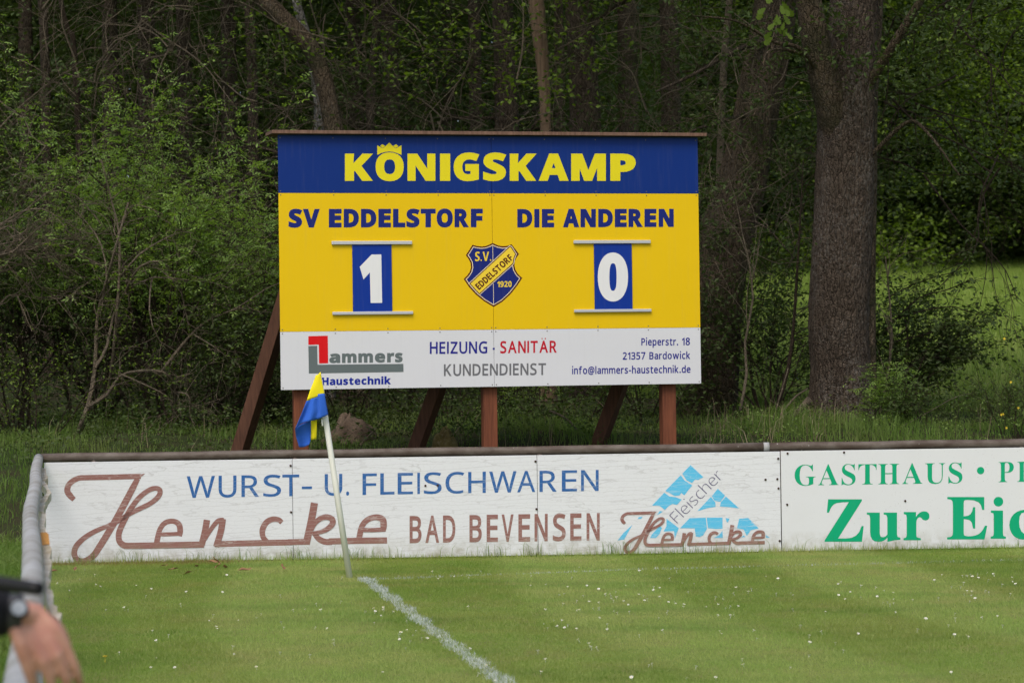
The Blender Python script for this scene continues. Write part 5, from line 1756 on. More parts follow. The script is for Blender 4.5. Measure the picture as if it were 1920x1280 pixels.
# ---- the big oak on the right, with a second stem on its shaded side
oak = thing('oak_tree', 'thick old oak with lichen-grey bark forking near the top, right of the scoreboard', 'tree', ground_pt(1578, 772, 24.6))
g, oc, orr = trunk(rw, [(1577, 770, 122, 24.6), (1575, 690, 112, 24.6), (1572, 600, 113, 24.6), (1577, 480, 112, 24.6), (1582, 380, 108, 24.6), (1585, 280, 105, 24.6), (1588, 190, 104, 24.6), (1597, 90, 92, 24.6), (1602, -20, 88, 24.7), (1615, -400, 74, 25), (1640, -900, 46, 25.4)], 48, .5, .035)
obj('trunk', g, M['bark_oak'], oak, True)
g = Geo()
limb(g, [P(1575, 260, 24.55), P(1552, 170, 24.4), P(1532, 90, 24.3), P(1516, 0, 24.2), P(1490, -150, 23.9), P(1440, -420, 23.4)], .19, .10, 18)
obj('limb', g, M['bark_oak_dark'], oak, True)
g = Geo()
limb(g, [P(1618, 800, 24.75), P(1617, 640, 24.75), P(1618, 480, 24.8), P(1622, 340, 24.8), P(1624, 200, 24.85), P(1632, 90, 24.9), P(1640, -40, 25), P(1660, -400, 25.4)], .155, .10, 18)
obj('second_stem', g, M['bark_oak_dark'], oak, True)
g = Geo()
limb(g, [P(1622, 170, 24.5), P(1690, 60, 24.1), P(1760, -60, 23.9), P(1850, -260, 23.5)], .055, .03, 10)
obj('side_branch', g, M['bark_oak_dark'], oak, True)
g = Geo()
limb(g, [P(1625, 300, 24.5), P(1700, 230, 24.2), P(1740, 250, 24), P(1800, 330, 23.8)], .03, .008, 8)
obj('side_branch', g, M['bark_oak_dark'], oak, True)
g = Geo()
limb(g, [P(1545, 150, 24.4), P(1500, 92, 24), P(1450, 78, 23.8), P(1380, 40, 23.5), P(1300, 30, 23.2)], .03, .008, 8)
obj('side_branch', g, M['bark_oak_dark'], oak, True)
g = Geo()
limb(g, [P(1540, 118, 24.4), P(1480, 95, 24), P(1440, 97, 23.6), P(1430, 130, 23.5)], .02, .006, 8)
obj('side_branch', g, M['bark_oak_dark'], oak, True)
# small shoots with leaves on the trunk and the branches
pts = []
for (x, y, d, sx, sy, n) in ((1600, 108, 24.1, 34, 8, 90), (1580, 50, 24.1, 26, 12, 90), (1690, 130, 24, 60, 25, 240), (1760, 60, 23.9, 60, 30, 260), (1560, 20, 24, 20, 15, 60), (1420, 60, 23.8, 50, 20, 130), (1500, 100, 24, 25, 10, 60), (1585, 160, 24.2, 8, 8, 26), (1860, 40, 23.8, 60, 40, 200)):
    q = rw.normal(0, 1, (n, 3))
    for k in range(n):
        pts.append(P(x + q[k, 0] * sx, y + q[k, 1] * sy, d + q[k, 2] * .2))
obj('shoots', Geo().add(*leaf_quads(rw, pts, .07)), M['leaf_dark'], oak)
big = crown_geo(rw, P(1560, -860, 24.6), 5.2, 2.0, 4200, .19)
obj('crown', big, M['leaf_mid'], oak)
# the bright hanging spray of lobed leaves
g = Geo()
tw = limb(g, [P(1445, -60, 22.6), P(1450, -10, 22.6), P(1462, 40, 22.6), P(1470, 78, 22.6)], .006, .003, 5)
obj('hanging_twig', g, M['twig_dark'], oak, True)
g = Geo()
for k in range(26):
    if k < 15:
        x, y = 1432 + rw.uniform(0, 48), rw.uniform(-30, 22)
    else:
        x, y = rw.uniform(1448, 1480), rw.uniform(22, 72)
    c = P(x, y, 22.6 + rw.normal(0, .06))
    L = rw.uniform(.085, .13)
    az, el, tw_ = rw.uniform(-2.6, -.5), 0, rw.normal(0, .5)
    ex = np.array((math.cos(az), .25 * rw.normal(), math.sin(az)))
    ex /= np.linalg.norm(ex)
    ey = np.cross(ex, np.array((0, -1, 0)) + rw.normal(0, .35, 3))
    ey /= np.linalg.norm(ey)
    lobes = [(0, .0), (.1, .05), (.2, .16), (.28, .09), (.42, .26), (.5, .14), (.66, .34), (.74, .18), (.88, .24), (1.0, .02)]
    up_ = [c + ex * L * a + ey * L * b for a, b in lobes]
    lo_ = [c + ex * L * a - ey * L * b for a, b in lobes]
    V = up_ + lo_
    g.add(V, [(i, i + 1, 11 + i, 10 + i) for i in range(9)])
obj('leaf_spray', g, M['leaf_lime'], oak)

# ---- the second oak, leaning to the right behind the board
oak2 = thing('oak_tree', 'leaning oak with deeply furrowed dark bark just behind the right end of the scoreboard', 'tree', ground_pt(1335, 760, 27))
g, c2, r2_ = trunk(rw, [(1336, 758, 100, 27), (1345, 660, 88, 27), (1352, 560, 84, 27), (1366, 440, 96, 27), (1392, 340, 92, 27), (1410, 250, 84, 27.1), (1425, 170, 84, 27.2), (1442, 80, 80, 27.3), (1456, -20, 76, 27.5), (1480, -300, 62, 28), (1500, -800, 42, 28.5)], 40, .35, .05)
obj('trunk', g, M['bark_oak_dark'], oak2, True)
g = Geo()
limb(g, [P(1400, 215, 27), P(1365, 225, 26.6), P(1300, 245, 26.2), P(1270, 262, 26)], .03, .012, 8)
obj('side_branch', g, M['bark_wood'], oak2, True)
g = Geo()
limb(g, [P(1452, 70, 27.2), P(1380, 95, 26.6), P(1300, 140, 26.2), P(1230, 172, 25.9)], .04, .012, 8)
obj('side_branch', g, M['bark_wood'], oak2, True)
g = Geo()
limb(g, [P(1345, 440, 26.6), P(1400, 415, 26.2), P(1440, 430, 26), P(1490, 485, 25.8)], .02, .006, 6)
obj('side_branch', g, M['bark_wood'], oak2, True)
obj('crown', crown_geo(rw, P(1470, -850, 28), 5.0, 1.8, 3800, .19), M['leaf_mid'], oak2)

# ---- other trunks of the wood: (label, bark, path)
TR = [
    ('tall straight dark trunk above the middle of the scoreboard', 'bark_wood', [(952, 640, 52, 33), (952, 300, 46, 33), (950, 200, 42, 33), (946, 100, 40, 33), (942, 0, 40, 33), (940, -400, 34, 33)]),
    ('broad trunk with greenish bark above the right part of the scoreboard', 'bark_wood', [(1100, 640, 62, 31), (1098, 250, 58, 31), (1094, 150, 54, 31), (1088, 60, 54, 31), (1084, -60, 52, 31), (1080, -500, 40, 31)]),
    ('dark crooked trunk leaning left over the upper left corner of the scoreboard', 'bark_oak_dark', [(660, 620, 50, 29), (640, 330, 44, 29), (622, 225, 34, 29), (606, 150, 34, 29), (585, 95, 34, 29), (556, 60, 34, 29), (520, 25, 34, 29), (480, -30, 32, 29), (400, -260, 26, 29)]),
    ('slim pale birch trunk above the left part of the scoreboard', 'bark_birch', [(612, 640, 30, 31.5), (606, 330, 28, 31.5), (602, 240, 27, 31.5), (596, 170, 20, 31.5), (572, 60, 17, 31.5), (552, -20, 17, 31.5), (520, -300, 14, 31.5)]),
    ('dark upright trunk at the upper left, behind the leafy shrubs', 'bark_wood', [(210, 640, 38, 36), (208, 200, 32, 36), (206, 60, 30, 36), (203, -60, 28, 36), (200, -400, 22, 36)]),
    ('grey-brown trunk at the top left, between two darker trunks', 'bark_wood', [(350, 640, 32, 38), (347, 200, 27, 38), (344, 60, 26, 38), (340, -60, 24, 38), (338, -400, 20, 38)]),
    ('thin tilted grey-brown stem in the top left corner of the wood', 'twig_dark', [(160, 560, 14, 34), (140, 110, 11, 34), (128, 60, 10, 34), (112, -10, 9, 34), (90, -200, 8, 34)]),
    ('dark reddish trunk left of the one above the middle of the scoreboard', 'bark_wood', [(735, 640, 42, 40), (733, 200, 34, 40), (730, 60, 32, 40), (726, -60, 30, 40), (722, -400, 24, 40)]),
    ('slender dark trunk close to the birch above the scoreboard', 'bark_wood', [(672, 640, 34, 42), (668, 200, 27, 42), (664, 60, 26, 42), (660, -60, 24, 42), (650, -400, 20, 42)]),
    ('dim trunk far back between the two right-hand trunks', 'bark_wood', [(1180, 640, 46, 41), (1178, 200, 38, 41), (1176, 60, 36, 41), (1172, -60, 34, 41), (1168, -400, 28, 41)]),
    ('thin brown stem standing behind the right end of the scoreboard', 'twig', [(1350, 320, 14, 28.4), (1352, 240, 13, 28.4), (1358, 110, 14, 28.4), (1366, 20, 13, 28.4), (1372, -60, 12, 28.4)]),
    ('dark trunk far back left of the leaning crooked trunk', 'bark_wood', [(432, 640, 36, 40), (430, 200, 30, 40), (428, 60, 28, 40), (424, -60, 26, 40), (420, -400, 20, 40)]),
    ('slim trunk deep in the wood at the far left edge', 'bark_wood', [(52, 640, 34, 42), (50, 200, 28, 42), (48, 60, 26, 42), (46, -60, 24, 42), (40, -400, 20, 42)]),
    ('dim trunk deep in the wood right above the blue panel', 'bark_wood', [(842, 640, 34, 46), (842, 200, 26, 46), (840, 60, 24, 46), (838, -60, 24, 46), (836, -400, 20, 46)]),
    ('brown trunk in shade left of the grey-brown trunk, upper left of the photo', 'bark_wood', [(278, 640, 40, 37), (276, 200, 33, 37), (275, 60, 32, 37), (272, -60, 30, 37), (268, -400, 24, 37)]),
    ('slim reddish brown trunk right of the far trunks at the upper left', 'bark_wood', [(480, 640, 26, 35), (474, 200, 20, 35), (470, 60, 19, 35), (462, -60, 18, 35), (450, -400, 14, 35)]),
    ('crooked thin trunk between the birch and the dark reddish trunk', 'bark_wood', [(700, 640, 22, 37), (694, 200, 16, 37), (706, 60, 15, 37), (700, -60, 14, 37), (696, -400, 12, 37)]),
    ('brown trunk just left of the straight dark trunk above the scoreboard', 'bark_wood', [(895, 640, 30, 39), (892, 200, 24, 39), (890, 60, 23, 39), (886, -60, 22, 39), (880, -400, 18, 39)]),
    ('thin trunk close to the right of the bare broken trunk', 'bark_wood', [(1052, 640, 24, 38), (1050, 200, 19, 38), (1048, 60, 18, 38), (1046, -60, 17, 38), (1040, -400, 14, 38)]),
    ('brown trunk behind the upper right corner of the scoreboard', 'bark_wood', [(1262, 640, 44, 36), (1258, 200, 36, 36), (1255, 60, 34, 36), (1250, -60, 32, 36), (1244, -400, 26, 36)]),
    ('thin dark stem in the far left of the wood, left of the tilted stem', 'bark_wood', [(92, 640, 24, 36), (86, 200, 18, 36), (82, 60, 17, 36), (76, -60, 16, 36), (70, -400, 12, 36)]),
]
shared = None
for k, (lb, bk, path) in enumerate(TR):
    b = ground_pt(path[0][0], path[0][1], path[0][3])
    t = thing('woodland_tree', lb, 'tree', b, 0, 'trunks of the wood behind the scoreboard')
    g, cc, rr = trunk(rw, path, 20, .2, .05, 4)
    obj('trunk', g, M[bk], t, True)
    lines = []
    for q in range(5):
        i = int(len(cc) * rw.uniform(.25, .8))
        a = rw.uniform(0, 6.28)
        br = []
        grow(rw, cc[i], (math.cos(a), math.sin(a), .25), rw.uniform(.8, 1.8), max(.008, rr[i] * .2), 1, 3, br, (0, 4, 3), (25, 60), .05, .2)
        obj('branch', branches(br, 1, 3, .003), M['bark_wood'], t, True)
        lines += br
    pts = along(rw, lines, 2, .06, .06)
    obj('foliage', Geo().add(*leaf_quads(rw, pts, .08)), M['leaf_mid' if k % 2 else 'leaf_dark'], t)
    top = cc[-1]
    if shared is None:
        shared = obj('crown', crown_geo(rw, top + (0, 0, 2.0), 4.6, 1.9, 1700, .2), M['leaf_mid'], t)
        sh_loc = top - b
    else:
        c = shared.copy()
        COL.objects.link(c)
        c.parent = t
        c.location = (top - b) - sh_loc
        c.rotation_euler = (0, 0, 0)

# broken bare snag
sn = thing('dead_tree', 'bare broken dead trunk of pale brown wood above the right half of the scoreboard', 'tree', ground_pt(1022, 640, 30))
g, cc, rr = trunk(rw, [(1026, 640, 28, 30), (1024, 240, 21, 30), (1020, 150, 21, 30), (1013, 80, 25, 30), (1006, 20, 30, 30), (1000, -80, 28, 30)], 14, .3, .12, 5)
obj('trunk', g, M['bark_snag'], sn, True)

# ------------------------------------------------------------------ shrubs
EL = 'shrubs along the edge of the wood'
shrub('elder_shrub', 'tall fresh green leafy shrub left of the scoreboard, its top reaching highest', 'shrub', ground_pt(300, 838, 25.5), 2.75, .42, 9, 1, 'leaf_fresh', .068, 'twig_dark', .062, .04, (7, 6, 4), 2, 1, (0, 0, 0), .14, EL, .024, 2.0)
shrub('elder_shrub', 'fresh green leafy shrub at the left, second tallest, behind tan arching stems', 'shrub', ground_pt(185, 835, 26.4), 2.6, .45, 8, 2, 'leaf_fresh', .068, 'twig_dark', .066, .04, (7, 6, 4), 2, 1, (-.05, 0, 0), .14, EL, .024, 2.3)
shrub('elder_shrub', 'green leafy shrub close beside the left edge of the scoreboard', 'shrub', ground_pt(455, 830, 26.0), 2.1, .45, 8, 3, 'leaf_fresh', .058, 'twig_dark', .085, .05, (7, 6, 4), 2, 1, (0, 0, 0), .12, EL, .02, 1.1)
shrub('elder_shrub', 'low dark green shrub under the tan arching stems at the left', 'shrub', ground_pt(345, 838, 25.0), 1.5, .7, 9, 4, 'leaf_dark', .055, 'twig_dark', .035, .05, (6, 6, 4), 2, 1, (0, 0, 0), .05, EL, .016)
shrub('elder_shrub', 'dark green shrub at the far left edge of the photo', 'shrub', ground_pt(30, 840, 26.0), 2.3, .5, 9, 5, 'leaf_dark', .062, 'twig_dark', .033, .05, (7, 6, 4), 2, 1, (0, 0, 0), .1, EL, .02)
shrub('elder_shrub', 'low yellowish green shrub by the grass at the lower left', 'shrub', ground_pt(95, 842, 24.2), 1.0, .7, 7, 6, 'leaf_lime', .042, 'twig_dark', .08, .05, (5, 5, 3), 2, 1, (0, 0, 0), .05, EL, .010)
# the sprawling half-bare shrub with tan stems, traced stems first
tan = thing('bare_shrub', 'sprawling half-bare shrub with long arching tan stems left of the scoreboard', 'shrub', ground_pt(146, 845, 24.4))
lines = []
STEMS = [([(140, 850), (150, 800), (165, 760), (178, 690), (182, 600), (196, 540), (215, 470), (240, 380)], 24.4, .030),
         ([(165, 760), (190, 745), (205, 720), (218, 600), (224, 500), (222, 430), (210, 380), (190, 300)], 24.5, .022),
         ([(178, 690), (200, 650), (213, 590), (238, 540), (262, 500), (300, 490), (330, 520), (345, 570), (355, 620)], 24.2, .017),
         ([(165, 762), (200, 740), (225, 705), (262, 695), (305, 697), (327, 720), (326, 770), (318, 800)], 24.0, .019),
         ([(300, 700), (330, 660), (365, 620), (400, 595), (440, 580), (500, 540)], 24.1, .016),
         ([(327, 735), (350, 738), (358, 760), (352, 795)], 24.0, .010),
         ([(225, 520), (260, 478), (300, 452), (340, 435), (365, 438)], 24.2, .012),
         ([(240, 540), (290, 520), (350, 525), (400, 530), (440, 545)], 24.2, .009),
         ([(225, 700), (270, 720), (310, 740), (330, 760), (370, 760), (420, 745)], 24.0, .009),
         ([(186, 560), (200, 520), (190, 460), (165, 420), (130, 385)], 24.4, .012),
         ([(360, 625), (385, 640), (415, 660), (436, 690)], 24.0, .009),
         ([(285, 520), (280, 580), (300, 640), (360, 670)], 24.1, .010)]
for pth, d, r in STEMS:
    q = np.array([P(x, y, d + .25 * math.sin(i * 1.3 + r * 300)) for i, (x, y) in enumerate(pth)])
    lines.append((0, q, np.linspace(r, r * .35, len(q))))
    for _ in range(int(len(q) * 1.6)):
        f = rw.uniform(.2, 1) * (len(q) - 1)
        i = min(int(f), len(q) - 2)
        p0 = q[i] + (q[i + 1] - q[i]) * (f - i)
        T = (q[i + 1] - q[i]) / np.linalg.norm(q[i + 1] - q[i])
        a = rw.normal(0, 1, 3) + np.array((.4, -.2, -.1))
        grow(rw, p0, T * .6 + a / np.linalg.norm(a) * .8, rw.uniform(.25, .6), r * .33, 2, 3, lines, (0, 0, 3), (25, 60), -.08, .22)
obj('stems', branches(lines, 0, 3, .0025), M['twig'], tan, True)
pts = along(rw, lines, 3, .20, .04)
obj('foliage', Geo().add(*leaf_quads(rw, pts, .045)), M['leaf_lime'], tan)
# pale bare sprays reaching in from the left
bare = thing('bare_shrub', 'tangle of pale bare branches reaching in from the left edge at mid height', 'shrub', ground_pt(-130, 842, 24.8))
lines = []
for k in range(15):
    y0 = rw.uniform(395, 600)
    x0 = rw.uniform(-150, -30)
    q = [P(-140 + rw.normal(0, 10), 842, 24.8), P(-135, 700, 24.8), P(x0, y0 + 40, 24.8)]
    ex = rw.uniform(60, 215)
    q += [P(x0 + (ex - x0) * t, y0 - 30 * math.sin(t * 3) + rw.normal(0, 7) + t * rw.normal(0, 30), 24.7 + rw.normal(0, .15)) for t in (.35, .6, .8, 1)]
    q = np.array(q)
    lines.append((0, q, np.linspace(.018, .004, len(q))))
    for _ in range(9):
        f = rw.uniform(2.4, len(q) - 1.01)
        i = int(f)
        T = (q[i + 1] - q[i]) / np.linalg.norm(q[i + 1] - q[i])
        grow(rw, q[i] + (q[i + 1] - q[i]) * (f - i), T + rw.normal(0, .55, 3), rw.uniform(.25, .7), .005, 2, 3, lines, (0, 0, 3), (20, 50), 0, .2)
obj('stems', branches(lines, 0, 3, .0022), M['twig'], bare, True)
# right side: dark hazel beside the oak, reaching over the meadow
hz = shrub('hazel_shrub', 'dark green spreading shrub right of the big oak with twigs reaching over the meadow', 'shrub', ground_pt(1672, 775, 25.6), 1.45, .4, 10, 11, 'leaf_dark', .066, 'twig_dark', .020, .05, (6, 5, 4), 2, 1, (.03, 0, 0), .0, EL, .02)
lines = []
for pth in ([(1660, 620), (1720, 560), (1770, 545), (1810, 530), (1842, 522)], [(1670, 600), (1740, 580), (1790, 575), (1835, 590), (1876, 588)], [(1670, 690), (1740, 670), (1790, 672), (1840, 668)], [(1660, 560), (1720, 530), (1770, 515), (1800, 508)], [(1680, 640), (1740, 625), (1780, 610), (1822, 612)]):
    q = np.array([P(x, y, 25.2) for x, y in pth])
    lines.append((1, q, np.linspace(.010, .003, len(q))))
    for _ in range(9):
        f = rw.uniform(.2, len(q) - 1.01)
        i = int(f)
        T = (q[i + 1] - q[i]) / np.linalg.norm(q[i + 1] - q[i])
        grow(rw, q[i] + (q[i + 1] - q[i]) * (f - i), T + rw.normal(0, .5, 3), rw.uniform(.15, .35), .003, 2, 2, lines, (0, 0, 0), (20, 50), .02, .15)
obj('stems', branches(lines, 0, 3, .002), M['twig_dark'], hz, True)
obj('foliage', Geo().add(*leaf_quads(rw, along(rw, lines, 2, .03, .02), .075)), M['leaf_dark'], hz)
shrub('hazel_shrub', 'dark leafy shrub between the two oaks right of the scoreboard', 'shrub', ground_pt(1452, 770, 26.4), 1.6, .45, 9, 12, 'leaf_dark', .062, 'twig_dark', .032, .05, (6, 5, 4), 2, 1, (0, 0, 0), .05, EL, .018)
shrub('hazel_shrub', 'small green shrub with light leaves at the foot of the hazel on the right', 'shrub', ground_pt(1745, 800, 23.6), .5, .6, 8, 13, 'leaf_mid', .05, 'twig_dark', .035, .03, (5, 5, 3), 2, 1, (0, 0, 0), .05, EL, .007)
shrub('hazel_shrub', 'low light green growth right at the foot of the big oak', 'shrub', ground_pt(1640, 800, 23.8), .5, .5, 6, 14, 'leaf_fresh', .05, 'twig_dark', .04, .03, (5, 4, 3), 2, 1, (0, 0, 0), .05, EL, .006)
bs = shrub('broom_shrub', 'weedy green shrub with small yellow flowers at the right edge of the photo', 'shrub', ground_pt(1915, 820, 23.2), 0.55, .35, 12, 15, 'leaf_mid', .04, 'twig_dark', .05, .03, (5, 4, 3), 2, 1, (0, 0, 0), .12, EL, .007)
g = Geo()
for k in range(6):
    c = P(rw.normal(1885, 14), rw.normal(715, 40), 23.1)
    for q in range(5):
        a_ = q * 1.2566
        e_ = np.array((math.cos(a_), -.2, math.sin(a_))) * .014
        f_ = np.array((-math.sin(a_), 0, math.cos(a_))) * .006
        g.add([c, c + e_ * .6 + f_, c + e_, c + e_ * .6 - f_], [(0, 1, 2, 3)])
obj('flowers', g, M['pollen'], bs)
for nm, px, py, h, sd, lf, lb in (('low_shrub', 640, 818, 1.3, 31, 'leaf_mid', 'low green shrub behind the corner flag and the first post'),
                                  ('low_shrub', 745, 815, 1.5, 32, 'leaf_dark', 'low dark shrub under the scoreboard behind the second brace'),
                                  ('low_shrub', 985, 812, 1.25, 33, 'leaf_mid', 'low green shrub right of the middle post of the scoreboard'),
                                  ('low_shrub', 1085, 808, 1.4, 34, 'leaf_fresh', 'low light green shrub beside the third brace of the scoreboard'),
                                  ('low_shrub', 870, 812, 1.5, 35, 'leaf_dark', 'low dark shrub between the second brace and the middle post'),
                                  ('low_shrub', 1220, 800, 1.3, 36, 'leaf_mid', 'low green shrub left of the right-hand post of the scoreboard'),
                                  ('low_shrub', 505, 830, 1.2, 37, 'leaf_mid', 'low shrub between the left brace and the left post')):
    shrub(nm, lb, 'shrub', ground_pt(px, py, 26.2 + .5 * math.sin(sd)), h, .7, 8, sd, lf, .055, 'twig_dark', .05, .05, (5, 5, 3), 2, 1, (0, 0, 0), .05, EL, .012)
# thin saplings
for k, (pth, d, lb) in enumerate((([(1388, 770), (1400, 700), (1397, 640), (1412, 560), (1402, 480), (1392, 440)], 24.6, 'thin crooked pale sapling right of the scoreboard, left of the big oak'),
                                  ([(1455, 770), (1478, 690), (1488, 610), (1494, 520), (1500, 420), (1506, 300)], 24.9, 'thin dark sapling close to the left side of the big oak'),
                                  ([(1650, 775), (1662, 720), (1672, 640), (1668, 560), (1660, 480)], 24.9, 'thin sapling stem just right of the big oak'))):
    t = thing('sapling', lb, 'sapling', ground_pt(pth[0][0], pth[0][1], d))
    lines = [(0, np.array([P(x, y, d + .1 * math.sin(i)) for i, (x, y) in enumerate(pth)]), np.linspace(.026 if k == 1 else .018, .006, len(pth)))]
    q = lines[0][1]
    for _ in range(10):
        f = rw.uniform(1, len(q) - 1.01)
        i = int(f)
        T = (q[i + 1] - q[i]) / np.linalg.norm(q[i + 1] - q[i])
        grow(rw, q[i] + (q[i + 1] - q[i]) * (f - i), T + rw.normal(0, .7, 3), rw.uniform(.3, .8), .006, 2, 3, lines, (0, 0, 3), (20, 50), 0, .2)
    obj('stem', branches(lines, 0, 3, .0022), M['twig' if k != 1 else 'twig_dark'], t, True)
    obj('foliage', Geo().add(*leaf_quads(rw, along(rw, lines, 3, .10, .03), .05)), M['leaf_mid'], t)

# ------------------------------------------------------------------ the mass of undergrowth and the far wood
def mass(name, n_cl, xr, yr, zr, per, sz, spread, leaf, seed, dens=None, label='', cat='undergrowth', w=.62):
    rg = np.random.default_rng(seed)
    y = rg.uniform(*yr, n_cl)
    n_cl = int(n_cl * 1.3)
    y = rg.uniform(*yr, n_cl)
    x = rg.uniform(-1.45, 1, n_cl) * (.235 * y + 1.0) if xr is None else rg.uniform(*xr, n_cl)
    z = ground_h(x, y) + zr[0] + (zr[1] - zr[0]) * rg.random(n_cl) ** 1.0
    c = np.stack([x, y, z], 1)
    if dens is not None:
        c = c[rg.random(len(c)) < dens(c)]
    k = rg.poisson(per, len(c)) + 3
    idx = np.repeat(np.arange(len(c)), k)
    p = c[idx] + rg.normal(0, 1, (len(idx), 3)) * np.array((spread, spread, spread * .45))
    stuff(obj(name, Geo().add(*leaf_quads(rg, p, sz, None, w)), M[leaf]), label, cat)


def lowdens(c):
    left = c[:, 0] < 2.3 + (c[:, 1] - 27) * .12
    clump = .5 + .5 * np.sin(c[:, 0] * 1.15 + 2 * np.sin(c[:, 1] * .5)) * np.sin(c[:, 2] * 1.4 + c[:, 0] * .5)
    fade = np.clip(1.25 - (c[:, 2] - ground_h(c[:, 0], c[:, 1])) / 7.5, .15, 1)
    return left * (.18 + .82 * clump) * fade


def lowlayer(c):
    left = c[:, 0] < 2.2 + (c[:, 1] - 25) * .1
    return left * (.35 + .65 * (.5 + .5 * np.sin(c[:, 0] * 1.9 + c[:, 1] * 1.3)))


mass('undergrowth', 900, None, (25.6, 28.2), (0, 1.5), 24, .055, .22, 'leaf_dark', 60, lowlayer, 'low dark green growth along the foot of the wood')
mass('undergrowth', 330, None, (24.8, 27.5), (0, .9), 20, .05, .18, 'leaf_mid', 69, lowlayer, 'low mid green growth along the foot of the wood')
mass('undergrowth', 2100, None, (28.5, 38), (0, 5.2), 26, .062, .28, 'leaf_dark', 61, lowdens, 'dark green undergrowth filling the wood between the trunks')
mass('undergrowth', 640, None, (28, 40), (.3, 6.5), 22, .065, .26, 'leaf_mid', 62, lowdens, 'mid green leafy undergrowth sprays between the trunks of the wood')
mass('undergrowth', 85, (-3.2, 1.6), (28, 31), (3.9, 6.4), 18, .075, .26, 'leaf_lime', 63, lambda c: (c[:, 0] < 2.2) * 1.0, 'light yellow-green leaf sprays high in the wood')


def fardens(c):
    left = c[:, 0] < 2.5 + (c[:, 1] - 38) * .06
    return np.where(left, 1.0, 0.0)


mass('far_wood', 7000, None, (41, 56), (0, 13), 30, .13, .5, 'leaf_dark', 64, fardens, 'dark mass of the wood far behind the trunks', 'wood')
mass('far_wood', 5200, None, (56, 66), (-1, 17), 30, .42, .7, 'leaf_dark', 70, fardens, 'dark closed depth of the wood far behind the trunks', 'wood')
# the wood edge beyond the meadow on the right
mass('far_wood', 5200, (1.5, 26), (76, 92), (-1, 21), 32, .5, .9, 'leaf_dark', 71, None, 'dark closed depth of the wood edge beyond the meadow', 'wood')
mass('far_wood', 6200, (1.5, 24), (66, 78), (-.2, 17), 40, .17, .6, 'leaf_mid', 65, None, 'green wood edge beyond the meadow at the right', 'wood')

def clumps(c):
    k = np.sin(c[:, 0] * .62 + 1.5 * np.sin(c[:, 2] * .45)) + np.sin(c[:, 2] * .75 + c[:, 0] * .33 + 2)
    return np.clip(.12 + .75 * (k > .15) * np.clip(k, 0, 1.3), 0, 1)


mass('far_wood', 1900, (5, 23), (62.5, 70), (.3, 16), 34, .17, .5, 'leaf_lime', 66, clumps, 'yellow-green foliage of the wood edge beyond the meadow, sunlight put into its colour', 'wood')  # lighter leaf colour stands in for sunlight on the wood edge
# branches and leaves hanging in front of the meadow's wood edge, upper right
def upright(c):
    s = .5 + .5 * np.sin(c[:, 0] * 2.1 + c[:, 2] * 1.2) * np.sin(c[:, 2] * 2 + c[:, 1])
    return np.clip(s * 1.1, 0, 1)


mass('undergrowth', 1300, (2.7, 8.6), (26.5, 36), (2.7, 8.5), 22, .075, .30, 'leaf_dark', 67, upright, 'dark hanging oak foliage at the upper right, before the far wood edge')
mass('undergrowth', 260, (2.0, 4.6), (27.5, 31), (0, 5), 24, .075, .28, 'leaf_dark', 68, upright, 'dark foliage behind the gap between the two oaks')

mass('undergrowth', 150, (-4.9, 5.6), (21.6, 24.6), (.0, .22), 18, .026, .07, 'leaf_mid', 72, None, 'low leafy weeds in the tall grass behind the barrier')
mass('undergrowth', 45, (1.5, 5.8), (21.8, 24.4), (.0, .3), 16, .03, .08, 'leaf_fresh', 73, None, 'light green weeds in the tall grass at the right')
tg = []
for k in range(560):
    y_ = rw.uniform(28.2, 37)
    x_ = rw.uniform(-.24 * y_, min(.24 * y_, 2.4 + .05 * y_))
    p0 = np.array((x_, y_, float(ground_h(x_, y_)) + rw.uniform(.0, 5.2)))
    grow(rw, p0, (rw.normal(0, .8), rw.normal(0, .5), rw.normal(.25, .7)), rw.uniform(.7, 2.2), rw.uniform(.006, .014), 1, 2, tg, (0, 5, 3), (20, 60), -.03, .22)
stuff(obj('branch_tangle', branches(tg, 1, 3, .003, (6, 5, 3, 3)), M['twig'], None, True), 'tangle of thin bare brown branches between the trunks of the wood', 'branches')
mass('undergrowth', 170, (-5.2, 1.5), (22.6, 25.6), (-.02, .35), 18, .042, .12, 'leaf_dark', 74, None, 'dark low weeds where the grass meets the wood')
mass('undergrowth', 120, (-5.2, 1.5), (22.2, 25.2), (-.02, .3), 16, .04, .10, 'leaf_mid', 75, None, 'mid green low weeds where the grass meets the wood')
# thin leafy growth in front of the leaning oak
lf, lt_ = [], []
for k in range(46):
    p0 = P(rw.uniform(1325, 1500), rw.uniform(40, 470), rw.uniform(25.4, 26.2))
    grow(rw, p0, (rw.normal(0, .8), rw.normal(0, .3), rw.normal(.1, .5)), rw.uniform(.3, .9), .007, 1, 3, lf, (0, 3, 3), (20, 60), -.02, .22)
obj('shoots', branches(lf, 1, 3, .002), M['twig'], oak2, True)
obj('foliage', Geo().add(*leaf_quads(rw, along(rw, lf, 2, .045, .04), .06)), M['leaf_mid'], oak2)
# dark leafless twigs of the oak hanging at the upper right
dk = []
for k in range(26):
    p0 = P(rw.uniform(1640, 1930), rw.uniform(-60, 330), rw.uniform(25, 29))
    grow(rw, p0, (rw.normal(0, .8), rw.normal(0, .5), -.5 + rw.normal(0, .3)), rw.uniform(.8, 1.9), .013, 1, 3, dk, (0, 4, 3), (20, 55), -.08, .2)
obj('hanging_twigs', branches(dk, 1, 3, .0025), M['twig_dark'], oak, True)
